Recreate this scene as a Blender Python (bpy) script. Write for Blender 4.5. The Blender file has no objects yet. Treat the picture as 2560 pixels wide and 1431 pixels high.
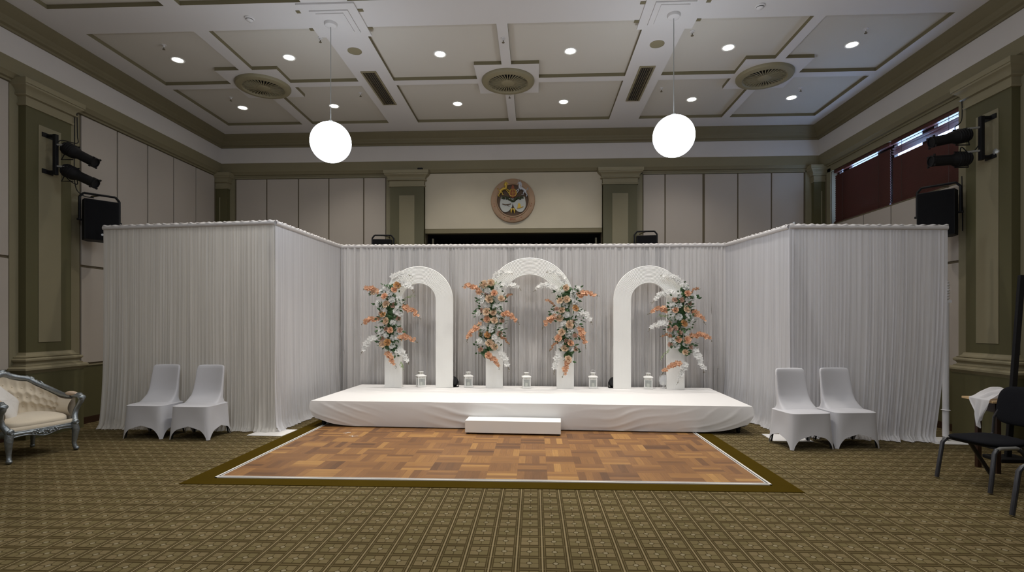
import bpy, math, random
from math import sin, cos, pi, radians as R
from mathutils import Vector, Matrix, noise
scene = bpy.context.scene
COL = scene.collection
random.seed(7)
# ---------------------------------------------------------------- camera
F_PX, HORIZON, EYE, YAW = 1290.0, 806.0, 1.55, math.atan(56 / 1290)
cam_data = bpy.data.cameras.new('camera')
cam_data.sensor_width = 36.0
cam_data.lens = 36.0 * F_PX / 2560
cam_data.shift_y = (HORIZON - 715.5) / 2560
cam = bpy.data.objects.new('camera', cam_data)
COL.objects.link(cam)
cam.location = (0, 0, EYE)
cam.rotation_euler = (pi / 2, 0, YAW)
scene.camera = cam
# ---------------------------------------------------------------- world, exposure
world = bpy.data.worlds.new('daylight')
scene.world = world
world.use_nodes = True
world.node_tree.nodes['Background'].inputs[0].default_value = (0.40, 0.60, 1.0, 1)
world.node_tree.nodes['Background'].inputs[1].default_value = 9.0
vs = scene.view_settings
vs.view_transform = 'Standard'
vs.look = 'None'
vs.gamma = 1
vs.use_curve_mapping = False
vs.exposure = 0.42
scene.cycles.max_bounces = 8
scene.cycles.diffuse_bounces = 5
scene.cycles.transparent_max_bounces = 12
scene.cycles.sample_clamp_indirect = 4
WARM, COOL = (1.0, 0.935, 0.85), (0.82, 0.9, 1.0)


def spot(x, y, z, power, col=WARM, size=150, blend=0.9, rad=0.06, aim=None):
    l = bpy.data.lights.new('downlight_lamp', 'SPOT')
    l.energy = power
    l.color = col
    l.spot_size = R(size)
    l.spot_blend = blend
    l.shadow_soft_size = rad
    o = bpy.data.objects.new('downlight_lamp', l)
    COL.objects.link(o)
    o.location = (x, y, z)
    if aim:
        o.rotation_euler = (Vector(aim) - Vector((x, y, z))).to_track_quat('-Z', 'Y').to_euler()
    return o


# recessed ceiling lamps: the bay in view, then the two bays nearer the camera
LIGHT_X = (-5.49, -3.74, -1.42, 0.535, 2.85, 4.62)
LIGHT_Y = (7.72, 9.49)
for ly in LIGHT_Y:
    for k, lx in enumerate(LIGHT_X):
        edge = k in (0, 5)
        spot(lx, ly, 5.53, (22 if edge else (150 if k in (1, 4) else 170)) * (1.0 if ly < 8 else 0.75), WARM if k < 4 else (1.0, 0.94, 0.88), 112, 1.0)
for ly, pw in ((5.6, 95), (3.83, 85), (1.7, 35), (-0.1, 25), (-2.2, 20)):
    for k, lx in enumerate(LIGHT_X):
        spot(lx, ly, 5.53, pw * (0.10 if k in (0, 5) else (0.5 if k in (1, 4) else 1.0)), WARM, 118, 1.0)


# unseen cool point lights added as frontal fill, where globe pendants would repeat
for gy, gp in ((2.8, 60), (-1.1, 35)):
    for gx in (-2.685, 1.785):
        gl = bpy.data.lights.new('fill_lamp', 'POINT')
        gl.energy = gp
        gl.color = (0.84, 0.90, 1.0)
        gl.shadow_soft_size = 0.26
        go = bpy.data.objects.new('fill_lamp', gl)
        COL.objects.link(go)
        go.location = (gx, gy, 3.93)


# ---------------------------------------------------------------- materials
def new_mat(name):
    m = bpy.data.materials.new(name)
    m.use_nodes = True
    nt = m.node_tree
    return m, nt, nt.nodes['Principled BSDF']


def N(nt, t, **kw):
    n = nt.nodes.new(t)
    for k, v in kw.items():
        setattr(n, k, v)
    return n


def mat(name, col, rough=0.6, metal=0.0, var=0.06, vscale=3.0, bump=0.0, bscale=60.0, spec=None, coat=0.0, sheen=0.0):
    m, nt, b = new_mat(name)
    b.inputs['Roughness'].default_value = rough
    b.inputs['Metallic'].default_value = metal
    if spec is not None:
        b.inputs['Specular IOR Level'].default_value = spec
    b.inputs['Coat Weight'].default_value = coat
    b.inputs['Sheen Weight'].default_value = sheen
    tc = N(nt, 'ShaderNodeTexCoord')
    nz = N(nt, 'ShaderNodeTexNoise')
    nz.inputs['Scale'].default_value = vscale
    nz.inputs['Detail'].default_value = 3
    nt.links.new(tc.outputs['Object'], nz.inputs['Vector'])
    mx = N(nt, 'ShaderNodeMix', data_type='RGBA')
    mx.inputs[6].default_value = tuple(c * (1 - var) for c in col) + (1,)
    mx.inputs[7].default_value = tuple(min(1, c * (1 + var)) for c in col) + (1,)
    nt.links.new(nz.outputs['Fac'], mx.inputs[0])
    nt.links.new(mx.outputs[2], b.inputs['Base Color'])
    if bump:
        n2 = N(nt, 'ShaderNodeTexNoise')
        n2.inputs['Scale'].default_value = bscale
        nt.links.new(tc.outputs['Object'], n2.inputs['Vector'])
        bp = N(nt, 'ShaderNodeBump')
        bp.inputs['Strength'].default_value = bump
        bp.inputs['Distance'].default_value = 0.01
        nt.links.new(n2.outputs['Fac'], bp.inputs['Height'])
        nt.links.new(bp.outputs['Normal'], b.inputs['Normal'])
    return m


def sheer(name, col, trans=0.35, rough=0.8, alpha=1.0, streak=0.0):
    m, nt, b = new_mat(name)
    out = nt.nodes['Material Output']
    b.inputs['Base Color'].default_value = (*col, 1)
    b.inputs['Roughness'].default_value = rough
    b.inputs['Specular IOR Level'].default_value = 0.2
    tc = N(nt, 'ShaderNodeTexCoord')
    wv = N(nt, 'ShaderNodeTexNoise')
    wv.inputs['Scale'].default_value = 240
    nt.links.new(tc.outputs['Object'], wv.inputs['Vector'])
    bp = N(nt, 'ShaderNodeBump')
    bp.inputs['Strength'].default_value = 0.08
    bp.inputs['Distance'].default_value = 0.002
    nt.links.new(wv.outputs['Fac'], bp.inputs['Height'])
    nt.links.new(bp.outputs['Normal'], b.inputs['Normal'])
    tr = N(nt, 'ShaderNodeBsdfTranslucent')
    tr.inputs[0].default_value = (*col, 1)
    if streak:      # the gathered weave is denser in some threads than in others
        mp = N(nt, 'ShaderNodeMapping')
        mp.inputs['Scale'].default_value = (26, 26, 0.35)
        nt.links.new(tc.outputs['Object'], mp.inputs['Vector'])
        ns = N(nt, 'ShaderNodeTexNoise')
        ns.inputs['Scale'].default_value = 1.0
        ns.inputs['Detail'].default_value = 4
        nt.links.new(mp.outputs[0], ns.inputs['Vector'])
        lo, hi = tuple(c * (1 - streak) for c in col), tuple(min(0.95, c * (1 + streak * 0.6)) for c in col)
        rp = N(nt, 'ShaderNodeMapRange')
        rp.inputs[1].default_value, rp.inputs[2].default_value = 0.3, 0.7
        nt.links.new(ns.outputs['Fac'], rp.inputs[0])
        cc = mixc(nt, rp.outputs[0], lo, hi)
        nt.links.new(cc, b.inputs['Base Color'])
        nt.links.new(cc, tr.inputs[0])
    mx = N(nt, 'ShaderNodeMixShader')
    mx.inputs[0].default_value = trans
    nt.links.new(b.outputs[0], mx.inputs[1])
    nt.links.new(tr.outputs[0], mx.inputs[2])
    last = mx
    if alpha < 1:
        tp = N(nt, 'ShaderNodeBsdfTransparent')
        m2 = N(nt, 'ShaderNodeMixShader')
        m2.inputs[0].default_value = alpha
        nt.links.new(tp.outputs[0], m2.inputs[1])
        nt.links.new(mx.outputs[0], m2.inputs[2])
        last = m2
    nt.links.new(last.outputs[0], out.inputs[0])
    return m


def emit(name, col, strength):
    m, nt, b = new_mat(name)
    b.inputs['Base Color'].default_value = (*col, 1)
    b.inputs['Emission Color'].default_value = (*col, 1)
    b.inputs['Emission Strength'].default_value = strength
    return m


def math_node(nt, op, a, b=None, c=None):
    n = N(nt, 'ShaderNodeMath', operation=op)
    for i, v in enumerate((a, b, c)):
        if v is None:
            continue
        if isinstance(v, (int, float)):
            n.inputs[i].default_value = v
        else:
            nt.links.new(v, n.inputs[i])
    return n.outputs[0]


def mixc(nt, fac, a, b):
    n = N(nt, 'ShaderNodeMix', data_type='RGBA')
    nt.links.new(fac, n.inputs[0])
    for i, v in ((6, a), (7, b)):
        if isinstance(v, tuple):
            n.inputs[i].default_value = (*v, 1)
        else:
            nt.links.new(v, n.inputs[i])
    return n.outputs[2]


def carpet_mat():
    m, nt, b = new_mat('carpet')
    M = lambda op, *a: math_node(nt, op, *a)
    tc = N(nt, 'ShaderNodeTexCoord')
    sp = N(nt, 'ShaderNodeSeparateXYZ')
    nt.links.new(tc.outputs['Object'], sp.inputs[0])
    cx = M('DIVIDE', M('ADD', sp.outputs[0], 0.118 + 17.0), 0.17)
    cy = M('DIVIDE', M('SUBTRACT', sp.outputs[1], 3.319 - 16.6 - 0.083), 0.166)
    fx, fy = M('FRACT', cx), M('FRACT', cy)
    ax, ay = M('ABSOLUTE', M('SUBTRACT', fx, 0.5)), M('ABSOLUTE', M('SUBTRACT', fy, 0.5))
    dx, dy = M('SUBTRACT', 0.5, ax), M('SUBTRACT', 0.5, ay)
    cmb = N(nt, 'ShaderNodeCombineXYZ')
    nt.links.new(M('FLOOR', M('MULTIPLY', cx, 2)), cmb.inputs[0])
    nt.links.new(M('FLOOR', M('MULTIPLY', cy, 2)), cmb.inputs[1])
    wn = N(nt, 'ShaderNodeTexWhiteNoise', noise_dimensions='2D')
    nt.links.new(cmb.outputs[0], wn.inputs[0])
    tile = mixc(nt, wn.outputs['Value'], (0.130, 0.104, 0.046), (0.162, 0.124, 0.062))
    dark, mid, light = (0.052, 0.037, 0.013), (0.082, 0.060, 0.024), (0.235, 0.185, 0.100)
    c = mixc(nt, M('LESS_THAN', ax, 0.016), tile, dark)
    c = mixc(nt, M('LESS_THAN', ay, 0.018), c, dark)
    rr = M('SQRT', M('ADD', M('MULTIPLY', ax, ax), M('MULTIPLY', ay, ay)))
    c = mixc(nt, M('LESS_THAN', rr, 0.125), c, dark)
    c = mixc(nt, M('LESS_THAN', rr, 0.088), c, (0.225, 0.19, 0.115))
    c = mixc(nt, M('LESS_THAN', dy, 0.14), c, dark)
    c = mixc(nt, M('LESS_THAN', dy, 0.055), c, mid)
    c = mixc(nt, M('LESS_THAN', dx, 0.155), c, dark)
    c = mixc(nt, M('LESS_THAN', dx, 0.115), c, (0.115, 0.088, 0.040))
    c = mixc(nt, M('LESS_THAN', dx, 0.085), c, dark)
    c = mixc(nt, M('LESS_THAN', dy, 0.012), c, (0.14, 0.108, 0.052))
    c = mixc(nt, M('LESS_THAN', dx, 0.028), c, light)
    nz = N(nt, 'ShaderNodeTexNoise')
    nz.inputs['Scale'].default_value = 1.3
    nz.inputs['Detail'].default_value = 6
    nt.links.new(tc.outputs['Object'], nz.inputs['Vector'])
    hs = N(nt, 'ShaderNodeHueSaturation')
    nt.links.new(c, hs.inputs['Color'])
    nt.links.new(M('ADD', M('MULTIPLY', nz.outputs['Fac'], 0.5), 0.75), hs.inputs['Value'])
    nt.links.new(hs.outputs[0], b.inputs['Base Color'])
    b.inputs['Roughness'].default_value = 0.95
    b.inputs['Specular IOR Level'].default_value = 0.1
    n3 = N(nt, 'ShaderNodeTexNoise')
    n3.inputs['Scale'].default_value = 350
    nt.links.new(tc.outputs['Object'], n3.inputs['Vector'])
    bp = N(nt, 'ShaderNodeBump')
    bp.inputs['Strength'].default_value = 0.35
    bp.inputs['Distance'].default_value = 0.004
    nt.links.new(n3.outputs['Fac'], bp.inputs['Height'])
    nt.links.new(bp.outputs['Normal'], b.inputs['Normal'])
    return m


def parquet_mat():
    m, nt, b = new_mat('parquet')
    M = lambda op, *a: math_node(nt, op, *a)
    tc = N(nt, 'ShaderNodeTexCoord')
    sp = N(nt, 'ShaderNodeSeparateXYZ')
    nt.links.new(tc.outputs['Object'], sp.inputs[0])
    B = 0.305
    gx = M('DIVIDE', M('ADD', sp.outputs[0], 20.0), B)
    gy = M('DIVIDE', M('ADD', sp.outputs[1], 20.0), B)
    par = M('MODULO', M('ADD', M('FLOOR', gx), M('FLOOR', gy)), 2)
    u = M('ADD', M('MULTIPLY', par, gx), M('MULTIPLY', M('SUBTRACT', 1, par), gy))
    us = M('MULTIPLY', u, 4)
    cmb = N(nt, 'ShaderNodeCombineXYZ')
    nt.links.new(M('ADD', M('FLOOR', gx), M('MULTIPLY', par, M('FRACT', M('MULTIPLY', M('FLOOR', us), 0.37)))), cmb.inputs[0])
    nt.links.new(M('FLOOR', gy), cmb.inputs[1])
    nt.links.new(M('FLOOR', us), cmb.inputs[2])
    wn = N(nt, 'ShaderNodeTexWhiteNoise', noise_dimensions='3D')
    nt.links.new(cmb.outputs[0], wn.inputs[0])
    cmb2 = N(nt, 'ShaderNodeCombineXYZ')
    nt.links.new(M('FLOOR', gx), cmb2.inputs[0])
    nt.links.new(M('FLOOR', gy), cmb2.inputs[1])
    wn2 = N(nt, 'ShaderNodeTexWhiteNoise', noise_dimensions='2D')
    nt.links.new(cmb2.outputs[0], wn2.inputs[0])
    v = M('ADD', M('MULTIPLY', wn.outputs['Value'], 0.55), M('MULTIPLY', wn2.outputs['Value'], 0.45))
    ramp = N(nt, 'ShaderNodeValToRGB')
    e = ramp.color_ramp.elements
    e[0].position, e[0].color = 0.05, (0.110, 0.052, 0.022, 1)
    e[1].position, e[1].color = 0.95, (0.40, 0.215, 0.064, 1)
    e.new(0.4).color = (0.205, 0.096, 0.034, 1)
    e.new(0.7).color = (0.285, 0.140, 0.044, 1)
    nt.links.new(v, ramp.inputs[0])
    # grain runs along each strip
    mp = N(nt, 'ShaderNodeCombineXYZ')
    gxx = M('ADD', M('MULTIPLY', par, M('MULTIPLY', gx, 16)), M('MULTIPLY', M('SUBTRACT', 1, par), gx))
    gyy = M('ADD', M('MULTIPLY', par, gy), M('MULTIPLY', M('SUBTRACT', 1, par), M('MULTIPLY', gy, 16)))
    nt.links.new(gxx, mp.inputs[0])
    nt.links.new(gyy, mp.inputs[1])
    nz = N(nt, 'ShaderNodeTexNoise')
    nz.inputs['Scale'].default_value = 1.5
    nz.inputs['Detail'].default_value = 5
    nt.links.new(mp.outputs[0], nz.inputs['Vector'])
    hs = N(nt, 'ShaderNodeHueSaturation')
    nt.links.new(ramp.outputs[0], hs.inputs['Color'])
    nt.links.new(M('ADD', M('MULTIPLY', nz.outputs['Fac'], 0.6), 0.7), hs.inputs['Value'])
    edge = M('LESS_THAN', M('SUBTRACT', 0.5, M('ABSOLUTE', M('SUBTRACT', M('FRACT', us), 0.5))), 0.012)
    c = mixc(nt, edge, hs.outputs[0], (0.12, 0.05, 0.02))
    nt.links.new(c, b.inputs['Base Color'])
    b.inputs['Roughness'].default_value = 0.42
    b.inputs['Specular IOR Level'].default_value = 0.35
    return m


M_WHITE = mat('ceiling_white', (0.62, 0.60, 0.585), 0.8, var=0.03, vscale=1)
M_CREAM = mat('ceiling_cream', (0.555, 0.525, 0.465), 0.85, var=0.03, vscale=0.8)
M_OLIVE_TRIM = mat('olive_trim', (0.165, 0.140, 0.075), 0.7)
M_BEIGE = mat('olive_beige_plaster', (0.190, 0.163, 0.092), 0.65, bump=0.15, bscale=25)
M_CORNICE = mat('cornice_plaster', (0.155, 0.130, 0.070), 0.65, bump=0.5, bscale=14)
M_FRIEZE = mat('frieze_white', (0.53, 0.495, 0.46), 0.75, var=0.04)
M_PANEL = mat('panel_fabric', (0.41, 0.365, 0.315), 0.95, var=0.05, vscale=1.2, bump=0.1, bscale=200)
M_GROOVE = mat('groove', (0.12, 0.095, 0.055), 0.8)
M_OLIVE = mat('olive_green_paint', (0.088, 0.080, 0.034), 0.5, var=0.06)
M_INSET = mat('inset_paint', (0.215, 0.190, 0.115), 0.6)
M_CAP = mat('capital_plaster', (0.245, 0.213, 0.128), 0.6, bump=0.2, bscale=20)
M_WALL_CREAM = mat('wall_cream', (0.47, 0.42, 0.32), 0.85)
M_BLACK = mat('matt_black', (0.006, 0.006, 0.007), 0.6, spec=0.3)
M_BLACKV = mat('black_void', (0.006, 0.006, 0.007), 0.9)
M_GRILLE = mat('speaker_grille', (0.004, 0.004, 0.005), 0.8, spec=0.15, bump=0.3, bscale=400)
M_GREYM = mat('grey_metal', (0.42, 0.43, 0.42), 0.4, 0.7)
M_PIPE = mat('white_sleeve', (0.72, 0.72, 0.74), 0.7, bump=0.2, bscale=30)
M_BASEPL = mat('white_steel_plate', (0.80, 0.79, 0.77), 0.4)
M_CARPET = carpet_mat()
M_BORDER = mat('carpet_border_brown', (0.058, 0.037, 0.003), 0.98, spec=0.03, var=0.15, vscale=2.5, bump=0.3, bscale=300)
M_PARQUET = parquet_mat()
M_EDGEW = mat('edging_pale', (0.72, 0.70, 0.66), 0.45)
M_EDGEB = mat('edging_black', (0.03, 0.03, 0.03), 0.5)
M_CLOTH = sheer('stage_cloth_white', (0.82, 0.81, 0.80), 0.08)
M_CURT_B = sheer('curtain_white_back', (0.82, 0.80, 0.79), 0.32, streak=0.10)
M_CURT_W = sheer('curtain_sheer_wing', (0.84, 0.84, 0.87), 0.42, alpha=0.95, streak=0.13)
M_CURT_F = sheer('curtain_ivory_front', (0.80, 0.78, 0.74), 0.38, alpha=0.96, streak=0.16)
M_HEAD = sheer('curtain_header', (0.70, 0.68, 0.67), 0.15)
M_SPANDEX = mat('white_spandex', (0.58, 0.58, 0.61), 0.6, var=0.02, sheen=0.3)
M_ARCH = mat('arch_white', (0.86, 0.86, 0.83), 0.5, var=0.02)
M_LANT = mat('lantern_white', (0.80, 0.80, 0.78), 0.45)
M_CANDLE = mat('candle_wax', (0.80, 0.79, 0.72), 0.5)
M_SILVER = mat('silver_leaf', (0.27, 0.30, 0.32), 0.40, 0.8, var=0.3, vscale=14, bump=0.4, bscale=40)
M_CREAMUP = mat('cream_velvet', (0.66, 0.58, 0.45), 0.8, var=0.06, vscale=6, sheen=0.4, bump=0.1, bscale=120)
M_PEACHPAD = mat('worn_arm_pad', (0.56, 0.44, 0.33), 0.8)
M_WOODTOP = mat('pale_oak', (0.56, 0.38, 0.19), 0.4, var=0.15, vscale=9)
M_DARKWOOD = mat('dark_wood', (0.030, 0.012, 0.006), 0.4)
M_SEATBLK = mat('black_upholstery', (0.005, 0.0055, 0.008), 0.9, spec=0.2, bump=0.2, bscale=200)
M_FRAMEBLK = mat('black_enamel', (0.030, 0.030, 0.034), 0.35)
M_BLIND = mat('red_mahogany_slat', (0.060, 0.012, 0.008), 0.35, var=0.2, vscale=5)
M_CLOTHW = sheer('white_chiffon', (0.78, 0.78, 0.80), 0.25)
M_LEAF = mat('leaf_green', (0.030, 0.085, 0.022), 0.5, var=0.5, vscale=18)
M_LEAFP = mat('leaf_pale', (0.30, 0.40, 0.17), 0.6, var=0.3, vscale=20)
M_BUD = mat('bud_brown', (0.16, 0.13, 0.06), 0.6)
M_CUP = mat('cup_metal', (0.50, 0.42, 0.22), 0.3, 0.8)


def flower(name, a, b_):
    m, nt, b = new_mat(name)
    g = N(nt, 'ShaderNodeTexNoise')
    tc = N(nt, 'ShaderNodeTexCoord')
    g.inputs['Scale'].default_value = 28
    nt.links.new(tc.outputs['Object'], g.inputs['Vector'])
    nt.links.new(mixc(nt, g.outputs['Fac'], a, b_), b.inputs['Base Color'])
    b.inputs['Roughness'].default_value = 0.7
    tl = N(nt, 'ShaderNodeBsdfTranslucent')
    nt.links.new(b.inputs['Base Color'].links[0].from_socket, tl.inputs[0])
    ms = N(nt, 'ShaderNodeMixShader')
    ms.inputs[0].default_value = 0.48 if name == 'petal_white' else 0.22
    nt.links.new(b.outputs[0], ms.inputs[1])
    nt.links.new(tl.outputs[0], ms.inputs[2])
    nt.links.new(ms.outputs[0], nt.nodes['Material Output'].inputs[0])
    return m


FM = {
    'P': flower('rose_peach', (0.72, 0.36, 0.20), (0.86, 0.60, 0.42)),
    'T': flower('rose_tan', (0.60, 0.40, 0.25), (0.84, 0.68, 0.50)),
    'G': flower('rose_gold', (0.52, 0.26, 0.09), (0.70, 0.43, 0.20)),
    't': flower('rose_dusty', (0.55, 0.33, 0.24), (0.70, 0.50, 0.40)),
    'W': flower('petal_white', (0.92, 0.92, 0.90), (0.96, 0.96, 0.95)),
    'O': flower('orchid_orange', (0.66, 0.33, 0.18), (0.82, 0.56, 0.38)),
    'B': flower('blossom_brown', (0.34, 0.17, 0.09), (0.55, 0.32, 0.19)),
}


# ---------------------------------------------------------------- mesh builder
class MB:
    def __init__(s):
        s.v, s.f, s.m = [], [], []

    def add(s, vs_, fs, mi=0, M=None):
        o = len(s.v)
        if M is not None:
            vs_ = [M @ Vector(p) for p in vs_]
        s.v += [tuple(p) for p in vs_]
        s.f += [tuple(i + o for i in f) for f in fs]
        s.m += [mi] * len(fs)
        return s

    def box(s, c, d, mi=0, M=None):
        x, y, z = c
        a, b, e = d[0] / 2, d[1] / 2, d[2] / 2
        vs_ = [(x + i * a, y + j * b, z + k * e) for k in (-1, 1) for j in (-1, 1) for i in (-1, 1)]
        return s.add(vs_, [(0, 2, 3, 1), (4, 5, 7, 6), (0, 1, 5, 4), (2, 6, 7, 3), (0, 4, 6, 2), (1, 3, 7, 5)], mi, M)

    def grid(s, nu, nv, fn, mi=0, M=None, cu=False, cv=False):
        vs_ = [fn(i / nu, j / nv) for j in range(nv + (0 if cv else 1)) for i in range(nu + (0 if cu else 1))]
        w = nu if cu else nu + 1
        h = nv if cv else nv + 1
        fs = []
        for j in range(nv):
            for i in range(nu):
                i2, j2 = (i + 1) % w, (j + 1) % h
                fs.append((j * w + i, j * w + i2, j2 * w + i2, j2 * w + i))
        return s.add(vs_, fs, mi, M)

    def loft(s, rings, mi=0, M=None, cap=True, closed=True):
        n = len(rings[0])
        vs_ = [p for r in rings for p in r]
        fs = []
        for j in range(len(rings) - 1):
            for i in range(n if closed else n - 1):
                k = (i + 1) % n
                fs.append((j * n + i, j * n + k, (j + 1) * n + k, (j + 1) * n + i))
        if cap:
            fs.append(tuple(reversed(range(n))))
            fs.append(tuple((len(rings) - 1) * n + i for i in range(n)))
        return s.add(vs_, fs, mi, M)

    def lathe(s, prof, n=24, mi=0, M=None, cap=False):
        rings = [[(r * cos(2 * pi * i / n), r * sin(2 * pi * i / n), z) for i in range(n)] for r, z in prof]
        return s.loft(rings, mi, M, cap)

    def tube(s, pts, r, n=8, mi=0, M=None, flat=1.0, cap=True):
        pts = [Vector(p) for p in pts]
        rings = []
        up = Vector((0, 0, 1))
        for i, p in enumerate(pts):
            t = (pts[min(i + 1, len(pts) - 1)] - pts[max(i - 1, 0)]).normalized()
            ref = up if abs(t.dot(up)) < 0.95 else Vector((0, 1, 0))
            if i == 0:
                a = t.cross(ref).normalized()
            else:
                a = (a - t * a.dot(t)).normalized()
            b = t.cross(a)
            rr = r[i] if isinstance(r, (list, tuple)) else r
            rings.append([p + a * (rr * cos(2 * pi * k / n)) + b * (rr * flat * sin(2 * pi * k / n)) for k in range(n)])
        return s.loft(rings, mi, M, cap)

    def ball(s, c, r, n=10, mi=0, sc=(1, 1, 1), M=None):
        k = max(4, n // 2 + 1)
        rings = []
        for j in range(k + 1):
            a = -pi / 2 + pi * j / k
            rr = max(cos(a), 0.001)
            rings.append([(c[0] + r * sc[0] * rr * cos(2 * pi * i / n), c[1] + r * sc[1] * rr * sin(2 * pi * i / n), c[2] + r * sc[2] * sin(a)) for i in range(n)])
        return s.loft(rings, mi, M, True)

    def prism(s, poly, a, b, axis='y', mi=0, M=None):
        """extrude a polygon given in the two other axes from a to b"""
        def P(p, t):
            return {'y': (p[0], t, p[1]), 'x': (t, p[0], p[1]), 'z': (p[0], p[1], t)}[axis]
        return s.loft([[P(p, a) for p in poly], [P(p, b) for p in poly]], mi, M)

    def build(s, name, mats, parent=None, smooth=0.6, bevel=0, loc=None, rot=None, solid=0, sub=0):
        me = bpy.data.meshes.new(name)
        me.from_pydata(s.v, [], s.f)
        if not isinstance(mats, (list, tuple)):
            mats = [mats]
        for m in mats:
            me.materials.append(m)
        for p, mi in zip(me.polygons, s.m):
            p.material_index = mi
        me.validate()
        import bmesh
        bm = bmesh.new()
        bm.from_mesh(me)
        bmesh.ops.recalc_face_normals(bm, faces=bm.faces)
        bm.to_mesh(me)
        bm.free()
        if smooth:
            me.polygons.foreach_set('use_smooth', [True] * len(me.polygons))
            me.set_sharp_from_angle(angle=smooth)
        o = bpy.data.objects.new(name, me)
        COL.objects.link(o)
        if parent:
            o.parent = parent
        if loc:
            o.location = loc
        if rot:
            o.rotation_euler = rot
        if solid:
            md = o.modifiers.new('s', 'SOLIDIFY')
            md.thickness = solid
        if bevel:
            md = o.modifiers.new('b', 'BEVEL')
            md.width = bevel
            md.segments = 2
            md.limit_method = 'ANGLE'
        if sub:
            md = o.modifiers.new('u', 'SUBSURF')
            md.levels = md.render_levels = sub
        return o


def tag(o, label=None, cat=None, group=None, kind=None):
    if label:
        o['label'] = label
    if cat:
        o['category'] = cat
    if group:
        o['group'] = group
    if kind:
        o['kind'] = kind
    return o


def thing(name, label, cat, loc=(0, 0, 0), rotz=0.0, group=None, kind=None):
    o = bpy.data.objects.new(name, None)
    COL.objects.link(o)
    o.empty_display_size = 0.1
    o.location = loc
    o.rotation_euler = (0, 0, rotz)
    return tag(o, label, cat, group, kind)


def kids(o):
    return [c for c in bpy.data.objects if c.parent == o]


def dup(o, loc=None, rotz=None, label=None, parent=None):
    c = o.copy()
    COL.objects.link(c)
    if parent:
        c.parent = parent
    if loc:
        c.location = loc
    if rotz is not None:
        c.rotation_euler = (0, 0, rotz)
    if label:
        c['label'] = label
    for k in kids(o):
        dup(k, parent=c)
    return c


def T(x=0, y=0, z=0, rx=0, ry=0, rz=0, s=1):
    return Matrix.Translation((x, y, z)) @ Matrix.Rotation(rz, 4, 'Z') @ Matrix.Rotation(ry, 4, 'Y') @ Matrix.Rotation(rx, 4, 'X') @ Matrix.Scale(s, 4)


def aim(p, d):
    """matrix at p whose local +Z looks along d"""
    return Matrix.Translation(p) @ Vector(d).to_track_quat('Z', 'Y').to_matrix().to_4x4()
# ================================================================ THE ROOM
XL, XR, YB, YF, ZC = -6.88, 5.96, 10.99, -5.5, 5.54
REC = 0.055
# floor
fl = tag(MB().box(((XL + XR) / 2, (YB + YF) / 2, -0.05), (XR - XL + 0.4, YB - YF + 0.4, 0.1)).build('floor', M_CARPET, smooth=0), 'patterned brown carpet floor of the hall', kind='structure')
b = MB()
for (x0, x1, y0, y1) in ((-3.395, 2.45, 4.79, 5.0), (-3.395, -3.145, 5.0, 8.4), (2.225, 2.45, 5.0, 8.4)):
    b.box(((x0 + x1) / 2, (y0 + y1) / 2, 0.002), (x1 - x0, y1 - y0, 0.008))
b.build('carpet_border', M_BORDER, fl, smooth=0)

# ceiling with recessed coffers
def bay(y0):
    """recessed rectangles (x0,x1,y0,y1) and white bosses of one ceiling bay starting at y0"""
    rec, boss = [], []
    yA, yB_, yC, yD = y0, y0 + 1.55, y0 + 1.71, y0 + 3.33
    ym = (yB_ + yC) / 2
    for xs in ((-6.20, -4.67, -4.46, -2.91), (-2.32, -0.508, -0.36, 1.465), (2.04, 3.64, 3.79, 5.41)):
        for a, c in ((xs[0], xs[1]), (xs[2], xs[3])):
            rec += [(a, c, yA, yB_), (a, c, yC, yD)]
        xm = (xs[1] + xs[2]) / 2
        boss.append((xm - 0.505, xm + 0.505, ym - 0.54, ym + 0.46))
    return rec, boss

REC_L, BOSS_L = [], []
for y0 in (6.88, 2.98, -0.92, -4.82):
    r_, b_ = bay(y0)
    REC_L += r_
    BOSS_L += b_
xs = sorted({XL, XR} | {v for r_ in REC_L + BOSS_L for v in r_[:2]})
ys = sorted({YF, YB} | {v for r_ in REC_L + BOSS_L for v in r_[2:] if YF < v < YB})

def is_rec(x, y):
    if any(a < x < c and d < y < e for a, c, d, e in BOSS_L):
        return False
    return any(a < x < c and d < y < e for a, c, d, e in REC_L)

cb = MB()
nx, ny = len(xs) - 1, len(ys) - 1
rc = [[is_rec((xs[i] + xs[i + 1]) / 2, (ys[j] + ys[j + 1]) / 2) for j in range(ny)] for i in range(nx)]
for i in range(nx):
    for j in range(ny):
        z = ZC + (REC if rc[i][j] else 0)
        x0, x1, y0, y1 = xs[i], xs[i + 1], ys[j], ys[j + 1]
        cb.add([(x0, y0, z), (x0, y1, z), (x1, y1, z), (x1, y0, z)], [(0, 1, 2, 3)], 1 if rc[i][j] else 0)
        if rc[i][j]:
            for di, dj, p, q in ((-1, 0, (x0, y0), (x0, y1)), (1, 0, (x1, y0), (x1, y1)), (0, -1, (x0, y0), (x1, y0)), (0, 1, (x0, y1), (x1, y1))):
                ii, jj = i + di, j + dj
                if not (0 <= ii < nx and 0 <= jj < ny) or not rc[ii][jj]:
                    cb.add([(*p, ZC), (*q, ZC), (*q, ZC + REC), (*p, ZC + REC)], [(0, 1, 2, 3)], 2)
cb.box(((XL + XR) / 2, (YB + YF) / 2, ZC + 0.2), (XR - XL + 0.4, YB - YF + 0.4, 0.2), 0)
ceiling = tag(cb.build('ceiling', [M_WHITE, M_CREAM, M_OLIVE_TRIM], smooth=0), 'coffered cream and white ceiling with olive edged recesses', kind='structure')
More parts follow.
